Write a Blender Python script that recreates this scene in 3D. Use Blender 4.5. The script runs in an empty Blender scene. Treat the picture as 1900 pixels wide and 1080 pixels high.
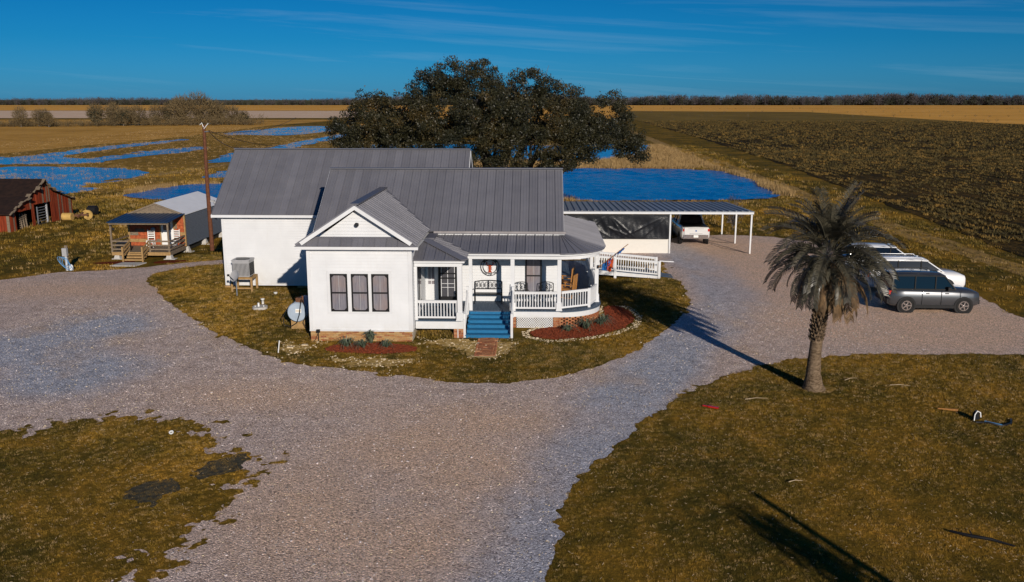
import bpy, math, random
import numpy as np
from mathutils import Vector, Matrix
random.seed(7); rng = np.random.default_rng(7)
R = math.radians
S = bpy.context.scene
COL = S.collection

# ------------------------------------------------------------------ camera, sky, sun, exposure
SUN_EL, SUN_AZ = 17.5, -20.5          # height of the sun; bearing of the shadows from +Y (towards -X)
cam_d = bpy.data.cameras.new('camera'); cam = bpy.data.objects.new('camera', cam_d); COL.objects.link(cam)
cam.location = (0, 0, 10); cam.rotation_euler = (R(90 - 12.175), 0, R(1.697))
cam_d.sensor_width = 36; cam_d.lens = 36 * 1650 / 1900.; cam_d.clip_end = 12000; cam_d.clip_start = 0.5
S.camera = cam
W = bpy.data.worlds.new('World'); S.world = W; W.use_nodes = True
nt = W.node_tree; nt.nodes.clear()
def wn(t, **k):
    n = nt.nodes.new(t)
    for a, b in k.items(): setattr(n, a, b)
    return n
CLX = 4.3
sky = wn('ShaderNodeTexSky', sky_type='NISHITA', sun_disc=False, sun_elevation=R(SUN_EL), sun_rotation=R(180 + SUN_AZ), air_density=1.0, dust_density=0.3, ozone_density=3.0)
sky.altitude = 0
tint = wn('ShaderNodeMix', data_type='RGBA', blend_type='MULTIPLY'); tint.inputs['Factor'].default_value = 1
nt.links.new(sky.outputs[0], tint.inputs[6])
tc = wn('ShaderNodeTexCoord'); sep = wn('ShaderNodeSeparateXYZ'); nt.links.new(tc.outputs['Generated'], sep.inputs[0])
tr0 = wn('ShaderNodeValToRGB'); tr0.color_ramp.elements[0].position = 0.0; tr0.color_ramp.elements[0].color = (.095, .46, 1.16, 1); _e = tr0.color_ramp.elements.new(.06); _e.color = (.028, .37, .84, 1); tr0.color_ramp.elements[-1].position = 0.14; tr0.color_ramp.elements[-1].color = (.003, .295, .615, 1)
nt.links.new(sep.outputs[2], tr0.inputs[0]); nt.links.new(tr0.outputs[0], tint.inputs[7])
# thin cirrus streaks low over the fields
mq = wn('ShaderNodeMapping'); mq.inputs['Rotation'].default_value = (0, R(-3.6), 0); nt.links.new(tc.outputs['Generated'], mq.inputs[0])
mp = wn('ShaderNodeMapping'); mp.inputs['Scale'].default_value = (1.5, 1.5, 38.0); mp.inputs['Location'].default_value = (CLX, 0, 0)
nt.links.new(mq.outputs[0], mp.inputs[0])
n1 = wn('ShaderNodeTexNoise'); n1.inputs['Scale'].default_value = 1.3; n1.inputs['Detail'].default_value = 7; n1.inputs['Distortion'].default_value = 0.6; n1.inputs['Roughness'].default_value = 0.62
nt.links.new(mp.outputs[0], n1.inputs['Vector'])
r1 = wn('ShaderNodeMapRange'); r1.inputs[1].default_value = 0.52; r1.inputs[2].default_value = 0.78
nt.links.new(n1.outputs[0], r1.inputs[0])
cl = wn('ShaderNodeMix', data_type='RGBA'); cl.inputs[7].default_value = (5.2, 7.2, 8.6, 1)
cm = wn('ShaderNodeMath', operation='MULTIPLY'); cm.inputs[1].default_value = 0.17
nt.links.new(r1.outputs[0], cm.inputs[0]); nt.links.new(cm.outputs[0], cl.inputs['Factor'])
nt.links.new(tint.outputs[2], cl.inputs[6])
bg = wn('ShaderNodeBackground'); bg.inputs['Strength'].default_value = 0.079
wo = wn('ShaderNodeOutputWorld'); nt.links.new(cl.outputs[2], bg.inputs[0]); nt.links.new(bg.outputs[0], wo.inputs[0])
sl = bpy.data.lights.new('sun', 'SUN'); sl.energy = 4.3; sl.angle = R(0.5); sl.color = (1.0, 0.90, 0.78)
so = bpy.data.objects.new('sun', sl); COL.objects.link(so)
sd = Vector((math.sin(R(SUN_AZ)) * math.cos(R(SUN_EL)), math.cos(R(SUN_AZ)) * math.cos(R(SUN_EL)), -math.sin(R(SUN_EL))))
so.rotation_euler = sd.to_track_quat('-Z', 'Y').to_euler(); so.location = (40, -60, 60)
S.view_settings.view_transform = 'Standard'; S.view_settings.look = 'None'; S.view_settings.exposure = 0.0; S.view_settings.gamma = 1
S.render.engine = 'CYCLES'; S.cycles.max_bounces = 5; S.cycles.diffuse_bounces = 2; S.cycles.glossy_bounces = 3; S.cycles.transparent_max_bounces = 6

# ------------------------------------------------------------------ materials
class NT:
    def __init__(s, name):
        s.m = bpy.data.materials.new(name); s.m.use_nodes = True; s.t = s.m.node_tree
        s.b = s.t.nodes['Principled BSDF']; s.out = s.t.nodes['Material Output']; s._pos = None
    def n(s, t, **k):
        n = s.t.nodes.new(t)
        for a, b in k.items(): setattr(n, a, b)
        return n
    def l(s, a, b): s.t.links.new(a, b)
    @property
    def pos(s):
        if s._pos is None: s._pos = s.n('ShaderNodeNewGeometry').outputs['Position']
        return s._pos
    def objc(s): return s.n('ShaderNodeTexCoord').outputs['Object']
    def noise(s, scale, detail=3, rough=0.55, vec=None, stretch=None, dist=0):
        n = s.n('ShaderNodeTexNoise'); n.inputs['Scale'].default_value = scale; n.inputs['Detail'].default_value = detail
        n.inputs['Roughness'].default_value = rough; n.inputs['Distortion'].default_value = dist
        v = vec or s.pos
        if stretch:
            mp = s.n('ShaderNodeMapping'); mp.inputs['Scale'].default_value = stretch; s.l(v, mp.inputs[0]); v = mp.outputs[0]
        s.l(v, n.inputs['Vector']); return n.outputs[0]
    def ramp(s, fac, stops):
        r = s.n('ShaderNodeValToRGB'); e = r.color_ramp.elements
        while len(e) < len(stops): e.new(0.5)
        for i, (p, c) in enumerate(stops):
            e[i].position = p; e[i].color = (c, c, c, 1) if not hasattr(c, '__len__') else (*c[:3], 1)
        s.l(fac, r.inputs[0]); return r.outputs[0]
    def mix(s, fac, a, b, mode='MIX'):
        m = s.n('ShaderNodeMix', data_type='RGBA', blend_type=mode)
        if isinstance(fac, (int, float)): m.inputs['Factor'].default_value = fac
        else: s.l(fac, m.inputs['Factor'])
        for i, x in ((6, a), (7, b)):
            if hasattr(x, '__len__'): m.inputs[i].default_value = (*x[:3], 1)
            else: s.l(x, m.inputs[i])
        return m.outputs[2]
    def math(s, op, a, b=0.0):
        m = s.n('ShaderNodeMath', operation=op)
        for i, x in ((0, a), (1, b)):
            if isinstance(x, (int, float)): m.inputs[i].default_value = x
            else: s.l(x, m.inputs[i])
        return m.outputs[0]
    def bump(s, h, strength=0.5, dist=0.02):
        b = s.n('ShaderNodeBump'); b.inputs['Strength'].default_value = strength; b.inputs['Distance'].default_value = dist
        s.l(h, b.inputs['Height']); s.l(b.outputs[0], s.b.inputs['Normal'])
    def col(s, c):
        if hasattr(c, '__len__'): s.b.inputs['Base Color'].default_value = (*c[:3], 1)
        else: s.l(c, s.b.inputs['Base Color'])
    def set(s, **k):
        for a, b in k.items(): s.b.inputs[a.replace('_', ' ')].default_value = b
        return s
MATS = {}
def simple(name, c, rough=0.6, var=0.12, scale=6., metal=0., bump=0.0, spec=0.3, bscale=None):
    m = NT(name); c = tuple(c)
    lo = tuple(x * (1 - var) for x in c); hi = tuple(min(1, x * (1 + var)) for x in c)
    n = m.noise(scale, 4, 0.6)
    m.col(m.ramp(n, [(0.3, lo), (0.7, hi)]))
    m.set(Roughness=rough, Metallic=metal, Specular_IOR_Level=spec)
    if bump: m.bump(m.noise(bscale or scale * 8, 3), bump, 0.01)
    MATS[name] = m.m; return m.m

def white_paint():
    m = NT('white_paint'); a = m.noise(1.1, 4, 0.6); b = m.noise(9, 4, 0.6, stretch=(1, 1, 0.15))
    c = m.ramp(a, [(0.3, (0.625, 0.635, 0.65)), (0.7, (0.695, 0.705, 0.72))])
    c = m.mix(m.math('MULTIPLY', m.ramp(b, [(0.55, 0), (0.8, 1)]), 0.22), c, (0.55, 0.53, 0.50))
    # splash-up dirt close to the ground
    sp = m.n('ShaderNodeSeparateXYZ'); m.l(m.pos, sp.inputs[0])
    g = m.n('ShaderNodeMapRange'); g.inputs[1].default_value = 1.0; g.inputs[2].default_value = 0.0; m.l(sp.outputs[2], g.inputs[0])
    d = m.math('MULTIPLY', m.math('MULTIPLY', g.outputs[0], m.ramp(m.noise(2.5, 5, .7), [(0.35, 0), (0.7, 1)])), 0.45)
    c = m.mix(d, c, (0.42, 0.36, 0.26))
    m.col(c); m.set(Roughness=0.55, Specular_IOR_Level=0.3); MATS['white'] = m.m
white_paint()
simple('cream', (0.69, 0.66, 0.60), 0.6, 0.03)
def metal_roof():
    m = NT('grey_roof_metal'); a = m.noise(0.9, 4, 0.6); b = m.noise(14, 4, .65, stretch=(1, .18, .18))
    c = m.ramp(a, [(0.3, (0.172, 0.172, 0.198)), (0.7, (0.215, 0.213, 0.238))])
    c = m.mix(m.math('MULTIPLY', m.ramp(b, [(0.5, 0), (0.75, 1)]), 0.25), c, (0.23, 0.22, 0.22))
    info = m.n('ShaderNodeObjectInfo'); v = m.ramp(info.outputs['Random'], [(0, 0.88), (1, 1.08)])
    m.col(m.mix(1.0, c, v, 'MULTIPLY')); m.set(Roughness=0.42, Metallic=0.25, Specular_IOR_Level=0.5); m.bump(m.noise(3, 2), 0.15, .02)
    MATS['roof'] = m.m
metal_roof()
simple('trim_grey', (0.13, 0.13, 0.15), 0.45, 0.08, metal=0.2, spec=0.5)
simple('black', (0.012, 0.012, 0.013), 0.4, 0.1)
simple('black_iron', (0.010, 0.010, 0.012), 0.35, 0.1, metal=0.5)
simple('stair_blue', (0.012, 0.14, 0.30), 0.5, 0.12, 9, bump=.2)
simple('deck_blue', (0.075, 0.115, 0.17), 0.6, 0.22, 8, bump=.2)
def brick_mat(name, lo, mid, hi):
    m = NT(name); info = m.n('ShaderNodeObjectInfo')
    c = m.ramp(info.outputs['Random'], [(0.0, lo), (0.35, mid), (0.75, hi), (1.0, mid)])
    c = m.mix(m.math('MULTIPLY', m.ramp(m.noise(30, 4, .7), [(0.45, 0), (0.7, 1)]), 0.45), c, (0.42, 0.34, 0.24))
    m.col(c); m.set(Roughness=0.85, Specular_IOR_Level=.15); m.bump(m.noise(60, 3), 0.4, .008); MATS[name] = m.m
brick_mat('brick_tan', (0.26, 0.065, 0.022), (0.40, 0.20, 0.07), (0.46, 0.30, 0.13))
brick_mat('brick_red', (0.20, 0.05, 0.02), (0.34, 0.10, 0.035), (0.42, 0.19, 0.08))
simple('mortar', (0.50, 0.44, 0.34), 0.9, 0.15, 20, bump=.3)
simple('dark_soil', (0.035, 0.028, 0.018), 0.95, 0.3, 5)
simple('wood_new', (0.34, 0.21, 0.085), 0.75, 0.22, 10, bump=.3)
simple('wood_grey', (0.19, 0.145, 0.10), 0.85, 0.3, 9, bump=.4)
simple('pole_wood', (0.12, 0.045, 0.022), 0.85, 0.35, 7, bump=.4)
simple('galv', (0.30, 0.33, 0.38), 0.38, 0.15, 5, metal=.6)
simple('alu', (0.62, 0.63, 0.65), 0.35, 0.08, 5, metal=.5)
simple('gutter_metal', (0.27, 0.25, 0.25), .5, .12, 4)
simple('concrete', (0.46, 0.44, 0.41), 0.9, 0.15, 8, bump=.3)
simple('chair_wood', (0.36, 0.165, 0.045), 0.55, 0.25, 20)
simple('rubber', (0.012, 0.012, 0.012), 0.75, 0.2)
simple('rust', (0.12, 0.055, 0.03), 0.85, 0.4, 8, bump=.4)
def glass(name, c, rough=.08, spec=.7, bs=.08):
    m = NT(name); m.col(c); m.set(Roughness=rough, Specular_IOR_Level=spec); m.bump(m.noise(1.5, 2), bs, .02) if bs else None; MATS[name] = m.m
glass('car_glass', (0.006, 0.008, 0.012), .05, .5, 0.)
def curtain():
    m = NT('curtained_pane'); v = m.objc()
    s_ = m.noise(5, 4, .6, stretch=(5, 5, .35)); b = m.noise(0.9, 3)
    c = m.ramp(s_, [(0.3, (0.14, 0.14, 0.17)), (0.5, (0.20, 0.195, 0.225)), (0.75, (0.27, 0.25, 0.27))])
    c = m.mix(m.ramp(b, [(0.5, 0), (0.75, .35)]), c, (0.36, 0.21, 0.12))
    m.col(c); m.set(Roughness=.12, Specular_IOR_Level=.6); MATS['curtain'] = m.m
curtain()
glass('dark_curtain', (0.07, 0.07, 0.08), .1)
glass('dark_pane', (0.02, 0.022, 0.028), .06)
def paint(name, c, metal=.3, rough=.28):
    m = NT(name); m.col(c); m.set(Roughness=rough, Metallic=metal, Specular_IOR_Level=.5, Coat_Weight=.8, Coat_Roughness=.04)
    m.bump(m.noise(1.2, 2), .05, .02); MATS[name] = m.m
paint('paint_gray', (0.062, 0.066, 0.074), .4, .32); paint('paint_white', (0.80, 0.80, 0.80), 0., .3)
paint('paint_silver', (0.74, 0.76, 0.78), .1); paint('paint_truck', (0.70, 0.70, 0.70), .15)
paint('chrome', (0.7, 0.7, 0.72), 1., .12); paint('tail_red', (0.45, 0.02, 0.01), 0., .2); paint('amber', (0.7, .18, .02), 0., .2)
paint('paint_black', (0.008, 0.009, 0.012), .2)
def tarp():
    m = NT('black_plastic_sheet'); m.col((0.010, 0.011, 0.014)); m.set(Roughness=.32, Specular_IOR_Level=.32)
    m.bump(m.noise(7, 4, .6, stretch=(1, 1, 1.3), dist=1.5), .28, .04); MATS['tarp'] = m.m
tarp()
# --- ground family
def grass_colour(m, dry=0.0):
    a = m.noise(0.16, 5, .62); b = m.noise(1.3, 4, .65); c = m.noise(11, 4, .7)
    k = m.ramp(a, [(0.34, (0.050, 0.044, 0.009)), (0.46, (0.105, 0.080, 0.013)), (0.56, (0.30, 0.170, 0.021)), (0.68, (0.50, 0.26, 0.034))])
    k2 = m.ramp(b, [(0.32, (0.045, 0.044, 0.009)), (0.5, (0.16, 0.105, 0.015)), (0.7, (0.42, 0.22, 0.030))])
    k = m.mix(.5, k, k2)
    return m.mix(m.ramp(c, [(0.3, .55), (0.6, .0)]), k, (0.040, 0.030, 0.007))
def mat_grass(name):
    m = NT(name); k = grass_colour(m); m.col(k); m.set(Roughness=.95, Specular_IOR_Level=.05)
    h = m.math('ADD', m.noise(22, 4, .75), m.math('MULTIPLY', m.noise(2.2, 4), 1.2)); m.bump(h, .9, .08); MATS[name] = m.m
mat_grass('grass_ground')
def mat_blade():
    m = NT('grass_blade'); k = grass_colour(m); info = m.n('ShaderNodeObjectInfo')
    k = m.mix(1., k, m.ramp(m.math('FRACT', m.math('MULTIPLY', info.outputs['Random'], 7.31)), [(0, .6), (.5, 1.1), (1, 1.75)]), 'MULTIPLY')
    k = m.mix(m.ramp(info.outputs['Random'], [(0.0, .0), (0.80, .08), (0.92, .5), (1, .85)]), k, (0.55, 0.37, 0.17))
    m.col(k); m.set(Roughness=.85, Specular_IOR_Level=.12); MATS['blade'] = m.m
mat_blade()
def mat_gravel():
    m = NT('crushed_gravel')
    at = m.n('ShaderNodeAttribute', attribute_name='worn').outputs['Fac']
    big = m.noise(0.22, 4, .6); mid = m.noise(1.6, 5, .7)
    tan_ = m.ramp(mid, [(0.3, (0.50, 0.36, 0.285)), (0.7, (0.80, 0.62, 0.52))])
    blue = m.ramp(mid, [(0.3, (0.31, 0.315, 0.36)), (0.7, (0.58, 0.585, 0.64))])
    f = m.math('ADD', at, m.math('MULTIPLY', m.math('SUBTRACT', big, .5), .9))
    k = m.mix(m.ramp(f, [(0.10, .12), (0.62, 1)]), tan_, blue)
    k = m.mix(m.ramp(m.noise(0.30, 4, .6, stretch=(1, .6, 1)), [(0.54, 0), (0.70, .5)]), k, (0.60, 0.40, 0.24))
    k = m.mix(m.math('MULTIPLY', m.n('ShaderNodeAttribute', attribute_name='dust').outputs['Fac'], m.ramp(m.noise(.7, 5, .7), [(0.25, .5), (0.55, 1)])), k, (0.74, 0.51, 0.36))
    k = m.mix(m.ramp(m.noise(0.8, 6, .75), [(0.60, 0), (0.74, .35)]), k, (0.22, 0.19, 0.17))
    v = m.n('ShaderNodeTexVoronoi'); v.inputs['Scale'].default_value = 30; m.l(m.pos, v.inputs['Vector'])
    hs = m.n('ShaderNodeSeparateColor'); m.l(v.outputs['Color'], hs.inputs[0])
    k = m.mix(1.0, k, m.ramp(hs.outputs[0], [(0.0, .30), (0.2, .78), (0.8, 1.15), (1.0, 1.8)]), 'MULTIPLY')
    fn = m.noise(55, 3, .7); k = m.mix(1.0, k, m.ramp(fn, [(0.3, .6), (0.7, 1.3)]), 'MULTIPLY')
    m.col(k); m.set(Roughness=.9, Specular_IOR_Level=.15)
    h = m.math('ADD', m.math('MULTIPLY', v.outputs['Distance'], -1.4), m.math('MULTIPLY', m.noise(5, 4), .9)); m.bump(h, .9, .022); MATS['gravel'] = m.m
mat_gravel()
def mat_field(name, stops, scale=(.02, .004, 1), ns=30, bump=.6, rows=None, big=.03):
    m = NT(name); a = m.noise(ns, 5, .7, stretch=scale); b = m.noise(big, 4, .6); c = m.noise(1.2, 4, .75)
    f = m.math('ADD', m.math('MULTIPLY', a, .5), m.math('ADD', m.math('MULTIPLY', b, .25), m.math('MULTIPLY', c, .25)))
    m.col(m.ramp(f, stops)); m.set(Roughness=.95, Specular_IOR_Level=.05); m.bump(c, bump, .3); MATS[name] = m.m
mat_field('field_gold', [(0.40, (0.52, 0.25, 0.045)), (0.5, (0.74, 0.37, 0.070)), (0.60, (0.88, 0.49, 0.12))], scale=(.01, .08, 1), ns=6, bump=.08)
mat_field('field_pale', [(0.40, (0.60, 0.41, 0.25)), (0.5, (0.74, 0.53, 0.36)), (0.60, (0.80, 0.60, 0.43))], scale=(.01, .08, 1), ns=6, bump=.05)
mat_field('field_straw', [(0.38, (0.20, 0.12, 0.026)), (0.47, (0.46, 0.235, 0.045)), (0.58, (0.70, 0.40, 0.10))], scale=(.03, .25, 1), ns=3, bump=.2, big=.02)
mat_field('field_levee', [(0.38, (0.10, 0.075, 0.014)), (0.5, (0.26, 0.15, 0.026)), (0.62, (0.46, 0.26, 0.05))], scale=(.3, .1, 1), ns=4)
mat_field('field_dark', [(0.38, (0.014, 0.011, 0.005)), (0.5, (0.040, 0.027, 0.008)), (0.64, (0.15, 0.085, 0.02))], scale=(1.2, .10, 1), ns=1.2, bump=1.)
mat_field('field_dark_far', [(0.40, (0.10, 0.070, 0.018)), (0.5, (0.19, 0.125, 0.028)), (0.60, (0.30, 0.19, 0.04))], scale=(.05, .3, 1), ns=2, bump=.1)
mat_field('sand_track', [(0.36, (0.16, 0.10, 0.03)), (0.5, (0.32, 0.20, 0.065)), (0.62, (0.46, 0.30, 0.12))], scale=(2.2, .12, 1), ns=1.)
mat_field('bare_sand', [(0.36, (0.22, 0.13, 0.03)), (0.5, (0.48, 0.32, 0.11)), (0.62, (0.70, 0.52, 0.26))], scale=(2, 2, 1), ns=3.)
mat_field('mulch', [(0.36, (0.05, 0.010, 0.004)), (0.5, (0.14, 0.026, 0.009)), (0.62, (0.30, 0.075, 0.022))], scale=(1, 1, 1), ns=24.)
simple('mulch_chip', (0.17, 0.034, 0.011), .9, .6, 12)
def mat_water(name, c, bs, scale):
    m = NT(name); m.col(c); m.set(Roughness=.12, Specular_IOR_Level=.40, IOR=1.16)
    h = m.math('ADD', m.noise(scale, 3, .6, stretch=(1, 2.2, 1)), m.math('MULTIPLY', m.noise(scale * 3, 3, .6, stretch=(1, 2, 1)), .5)); m.bump(h, bs, .9 if name == 'water' else .2); MATS[name] = m.m
mat_water('water', (0.0, 0.155, 0.50), 1.0, .9); mat_water('marsh_water', (0.0, 0.24, 0.60), .35, .9)
def leafmat(name, stops, rough=.6, scale=1.5):
    m = NT(name); k = m.ramp(m.noise(scale, 3, .6), stops)
    m.col(m.mix(1., k, m.ramp(m.noise(9, 2), [(0.3, .6), (0.7, 1.35)]), 'MULTIPLY')); m.set(Roughness=rough, Specular_IOR_Level=.35); MATS[name] = m.m
leafmat('oak_leaf', [(0.3, (0.016, 0.018, 0.009)), (0.55, (0.034, 0.031, 0.012)), (0.75, (0.085, 0.056, 0.016))], .5, .4)
leafmat('palm_leaf', [(0.3, (0.028, 0.028, 0.020)), (0.7, (0.105, 0.092, 0.062))], .34, 2)
leafmat('palm_dead', [(0.3, (0.07, 0.040, 0.017)), (0.7, (0.22, 0.13, 0.055))], .7, 2)
leafmat('reed', [(0.3, (0.22, 0.13, 0.045)), (0.7, (0.42, 0.28, 0.12))], .85, 1)
leafmat('crop_leaf', [(0.32, (0.045, 0.036, 0.011)), (0.5, (0.10, 0.070, 0.018)), (0.68, (0.27, 0.155, 0.032))], .85, .35)
leafmat('bare_twig', [(0.3, (0.050, 0.045, 0.048)), (0.7, (0.10, 0.088, 0.09))], .9, .02)
leafmat('scrub', [(0.3, (0.085, 0.062, 0.03)), (0.7, (0.17, 0.12, 0.055))], .9, .1)
leafmat('evergreen', [(0.3, (0.012, 0.016, 0.010)), (0.7, (0.035, 0.036, 0.018))], .8, .05)
leafmat('lily_leaf', [(0.3, (0.05, 0.07, 0.045)), (0.7, (0.12, 0.14, 0.09))], .45, 4)
def bark(name, a, b, s=6):
    m = NT(name); m.col(m.ramp(m.noise(s, 5, .7, stretch=(1, 1, 2.5)), [(0.35, a), (0.65, b)])); m.set(Roughness=.9, Specular_IOR_Level=.1); m.bump(m.noise(s * 2, 4, .7), 1., .05); MATS[name] = m.m
bark('oak_bark', (0.05, 0.04, 0.032), (0.19, 0.16, 0.13)); bark('palm_bark', (0.07, 0.045, 0.025), (0.26, 0.185, 0.12), 8)
def mat_redboard():
    m = NT('weathered_red_board'); info = m.n('ShaderNodeObjectInfo')
    a = m.noise(3, 5, .7, stretch=(3, 3, .25)); c = m.ramp(a, [(0.3, (0.13, 0.022, 0.010)), (0.55, (0.30, 0.050, 0.018)), (0.70, (0.40, 0.09, 0.03)), (0.78, (0.24, 0.17, 0.10))])
    m.col(m.mix(1., c, m.ramp(info.outputs['Random'], [(0, .7), (1, 1.15)]), 'MULTIPLY')); m.set(Roughness=.8, Specular_IOR_Level=.15); m.bump(a, .3, .02); MATS['red_board'] = m.m
mat_redboard()
simple('barn_roof', (0.020, 0.009, 0.005), .85, .5, 3, bump=.5)
simple('siding_red', (0.36, 0.085, 0.030), .8, .45, 7, bump=.3)
simple('cabin_roof', (0.80, 0.81, 0.83), .5, .05, 2)
simple('cabin_blue', (0.035, 0.075, 0.15), .35, .2, 3, metal=.5)
simple('hose_blue', (0.12, 0.35, 0.65), .5, .1)
simple('black_hose', (0.010, 0.010, 0.010), .5, .1)
simple('tank_blue', (0.36, 0.43, 0.52), .5, .12, 3)
simple('ac_grey', (0.34, 0.34, 0.35), .5, .08)
simple('plastic_white', (0.78, 0.78, 0.76), .45, .04)
simple('flag_blue', (0.01, 0.11, 0.36), .7, .2, 8); simple('flag_red', (0.42, 0.06, 0.012), .7, .1); simple('flag_white', (0.7, 0.7, 0.68), .7, .05)
simple('lobster', (0.36, 0.045, 0.006), .5, .15, 12)
simple('mach_yellow', (0.50, 0.32, 0.10), .6, .25, 4)
simple('limestone', (0.60, 0.49, 0.33), .9, .25, 14, bump=.3)
pm = NT('pebble'); pm.col(pm.mix(1., (0.56, 0.49, 0.47), pm.ramp(pm.n('ShaderNodeObjectInfo').outputs['Random'], [(0, .25), (.35, .8), (.85, 1.15), (1, 1.6)]), 'MULTIPLY')); pm.set(Roughness=.85, Specular_IOR_Level=.2); MATS['pebble'] = pm.m
simple('pale_straw', (0.45, 0.34, 0.21), .85, .2)
simple('burnt_grass', (0.055, 0.048, 0.028), .95, .6, 7, bump=.5)
simple('carport_metal', (0.27, 0.28, 0.30), .45, .15, 2, metal=.2)
simple('shade_backing', (0.02, 0.018, 0.012), .9, .3)  # near-black colour for backings that stand in for shade

# ------------------------------------------------------------------ mesh helpers
class MB:
    def __init__(s): s.v = []; s.f = []; s.sm = []
    def add(s, vs, fs, smooth=False):
        o = len(s.v); s.v += [tuple(p) for p in vs]; s.f += [tuple(i + o for i in f) for f in fs]; s.sm += [smooth] * len(fs); return s
    def box(s, x0, x1, y0, y1, z0, z1):
        return s.add([(x0, y0, z0), (x1, y0, z0), (x1, y1, z0), (x0, y1, z0), (x0, y0, z1), (x1, y0, z1), (x1, y1, z1), (x0, y1, z1)],
                     [(0, 3, 2, 1), (4, 5, 6, 7), (0, 1, 5, 4), (1, 2, 6, 5), (2, 3, 7, 6), (3, 0, 4, 7)])
    def bar(s, p0, p1, w, h=None, up=(0, 0, 1)):
        h = h or w; p0 = Vector(p0); p1 = Vector(p1); d = (p1 - p0).normalized(); up = Vector(up)
        if abs(d.dot(up)) > .98: up = Vector((0, 1, 0))
        a = d.cross(up).normalized() * w / 2; b = a.cross(d).normalized() * h / 2
        vs = [p + q for p in (p0, p1) for q in (-a - b, a - b, a + b, -a + b)]
        return s.add(vs, [(0, 1, 2, 3), (7, 6, 5, 4), (0, 4, 5, 1), (1, 5, 6, 2), (2, 6, 7, 3), (3, 7, 4, 0)])
    def tube(s, pts, r, n=8, smooth=True, cap=True):
        pts = [Vector(p) for p in pts]; rs = r if hasattr(r, '__len__') else [r] * len(pts); o = []
        t = (pts[1] - pts[0]).normalized(); a = t.orthogonal().normalized()
        for i, p in enumerate(pts):
            t = ((pts[min(i + 1, len(pts) - 1)]) - pts[max(i - 1, 0)]).normalized()
            a = (a - t * a.dot(t)).normalized(); b = t.cross(a)
            o += [p + (a * math.cos(2 * math.pi * k / n) + b * math.sin(2 * math.pi * k / n)) * rs[i] for k in range(n)]
        f = [(i * n + k, i * n + (k + 1) % n, (i + 1) * n + (k + 1) % n, (i + 1) * n + k) for i in range(len(pts) - 1) for k in range(n)]
        s.add(o, f, smooth)
        if cap: s.add(o[:n], [tuple(range(n))[::-1]]); s.add(o[-n:], [tuple(range(n))])
        return s
    def prism(s, poly, a, b):
        """poly: list of 3D points, extruded from offset a to offset b (vectors)"""
        n = len(poly); A = [Vector(p) + Vector(a) for p in poly]; B = [Vector(p) + Vector(b) for p in poly]
        return s.add(A + B, [tuple(range(n)), tuple(range(2 * n - 1, n - 1, -1))] + [(i, i + n, (i + 1) % n + n, (i + 1) % n) for i in range(n)])
    def disc(s, c, r, nrm, n=20, thick=.01):
        nrm = Vector(nrm).normalized(); a = nrm.orthogonal().normalized(); b = nrm.cross(a); c = Vector(c)
        return s.prism([c + a * r * math.cos(2 * math.pi * k / n) + b * r * math.sin(2 * math.pi * k / n) for k in range(n)], (0, 0, 0), nrm * thick)
    def ring(s, c, r0, r1, nrm, n=36, thick=.01):
        nrm = Vector(nrm).normalized(); a = nrm.orthogonal().normalized(); b = nrm.cross(a); c = Vector(c); vs = []
        for k in range(n):
            d = a * math.cos(2 * math.pi * k / n) + b * math.sin(2 * math.pi * k / n)
            vs += [c + d * r0, c + d * r1, c + d * r1 + nrm * thick, c + d * r0 + nrm * thick]
        f = []
        for k in range(n):
            i, j = 4 * k, 4 * ((k + 1) % n); f += [(i + q, i + (q + 1) % 4, j + (q + 1) % 4, j + q) for q in range(4)]
        return s.add(vs, f)
    def sph(s, c, r, n=10, m=6, sc=(1, 1, 1)):
        vs = [(c[0], c[1], c[2] + r * sc[2])]
        for i in range(1, m):
            for k in range(n):
                t = math.pi * i / m; p = 2 * math.pi * k / n; vs.append((c[0] + r * sc[0] * math.sin(t) * math.cos(p), c[1] + r * sc[1] * math.sin(t) * math.sin(p), c[2] + r * sc[2] * math.cos(t)))
        vs.append((c[0], c[1], c[2] - r * sc[2])); f = [(0, 1 + k, 1 + (k + 1) % n) for k in range(n)]
        for i in range(m - 2): f += [(1 + i * n + k, 1 + (i + 1) * n + k, 1 + (i + 1) * n + (k + 1) % n, 1 + i * n + (k + 1) % n) for k in range(n)]
        b = 1 + (m - 2) * n; f += [(b + k, len(vs) - 1, b + (k + 1) % n) for k in range(n)]
        return s.add(vs, f, True)
    def mesh(s, name, off=(0, 0, 0)):
        me = bpy.data.meshes.new(name); me.from_pydata([(p[0] - off[0], p[1] - off[1], p[2] - off[2]) for p in s.v], [], s.f)
        me.polygons.foreach_set('use_smooth', s.sm); me.update(); return me
def woff(o): return Vector(o['_o']) if o is not None and '_o' in o else Vector((0, 0, 0))
def part(name, mb, mat, parent, kind=None, label=None, fix=False):
    """link a mesh built in world coordinates as a child (or as a top-level object when parent is None)"""
    off = woff(parent); me = mb.mesh(name, off) if isinstance(mb, MB) else mb
    me.materials.append(MATS[mat]) if len(me.materials) == 0 else None
    o = bpy.data.objects.new(name, me); COL.objects.link(o)
    if parent is not None: o.parent = parent; o['_o'] = tuple(off)
    if kind: o['kind'] = kind
    if label: o['label'] = label
    if fix:
        import bmesh
        b = bmesh.new(); b.from_mesh(me); bmesh.ops.recalc_face_normals(b, faces=b.faces); b.to_mesh(me); b.free()
    return o
def thing(name, label, cat, loc=(0, 0, 0), rz=0, group=None, local=False):
    o = bpy.data.objects.new(name, None); COL.objects.link(o); o.location = loc; o.rotation_euler = (0, 0, rz); o.empty_display_size = .2
    o['label'] = label; o['category'] = cat; o['_o'] = (0., 0., 0.) if (local or rz) else tuple(float(x) for x in loc)
    if group: o['group'] = group
    return o
def tag(o, label=None, cat=None, group=None, kind=None):
    for k, v in (('label', label), ('category', cat), ('group', group), ('kind', kind)):
        if v: o[k] = v
    return o
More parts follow.
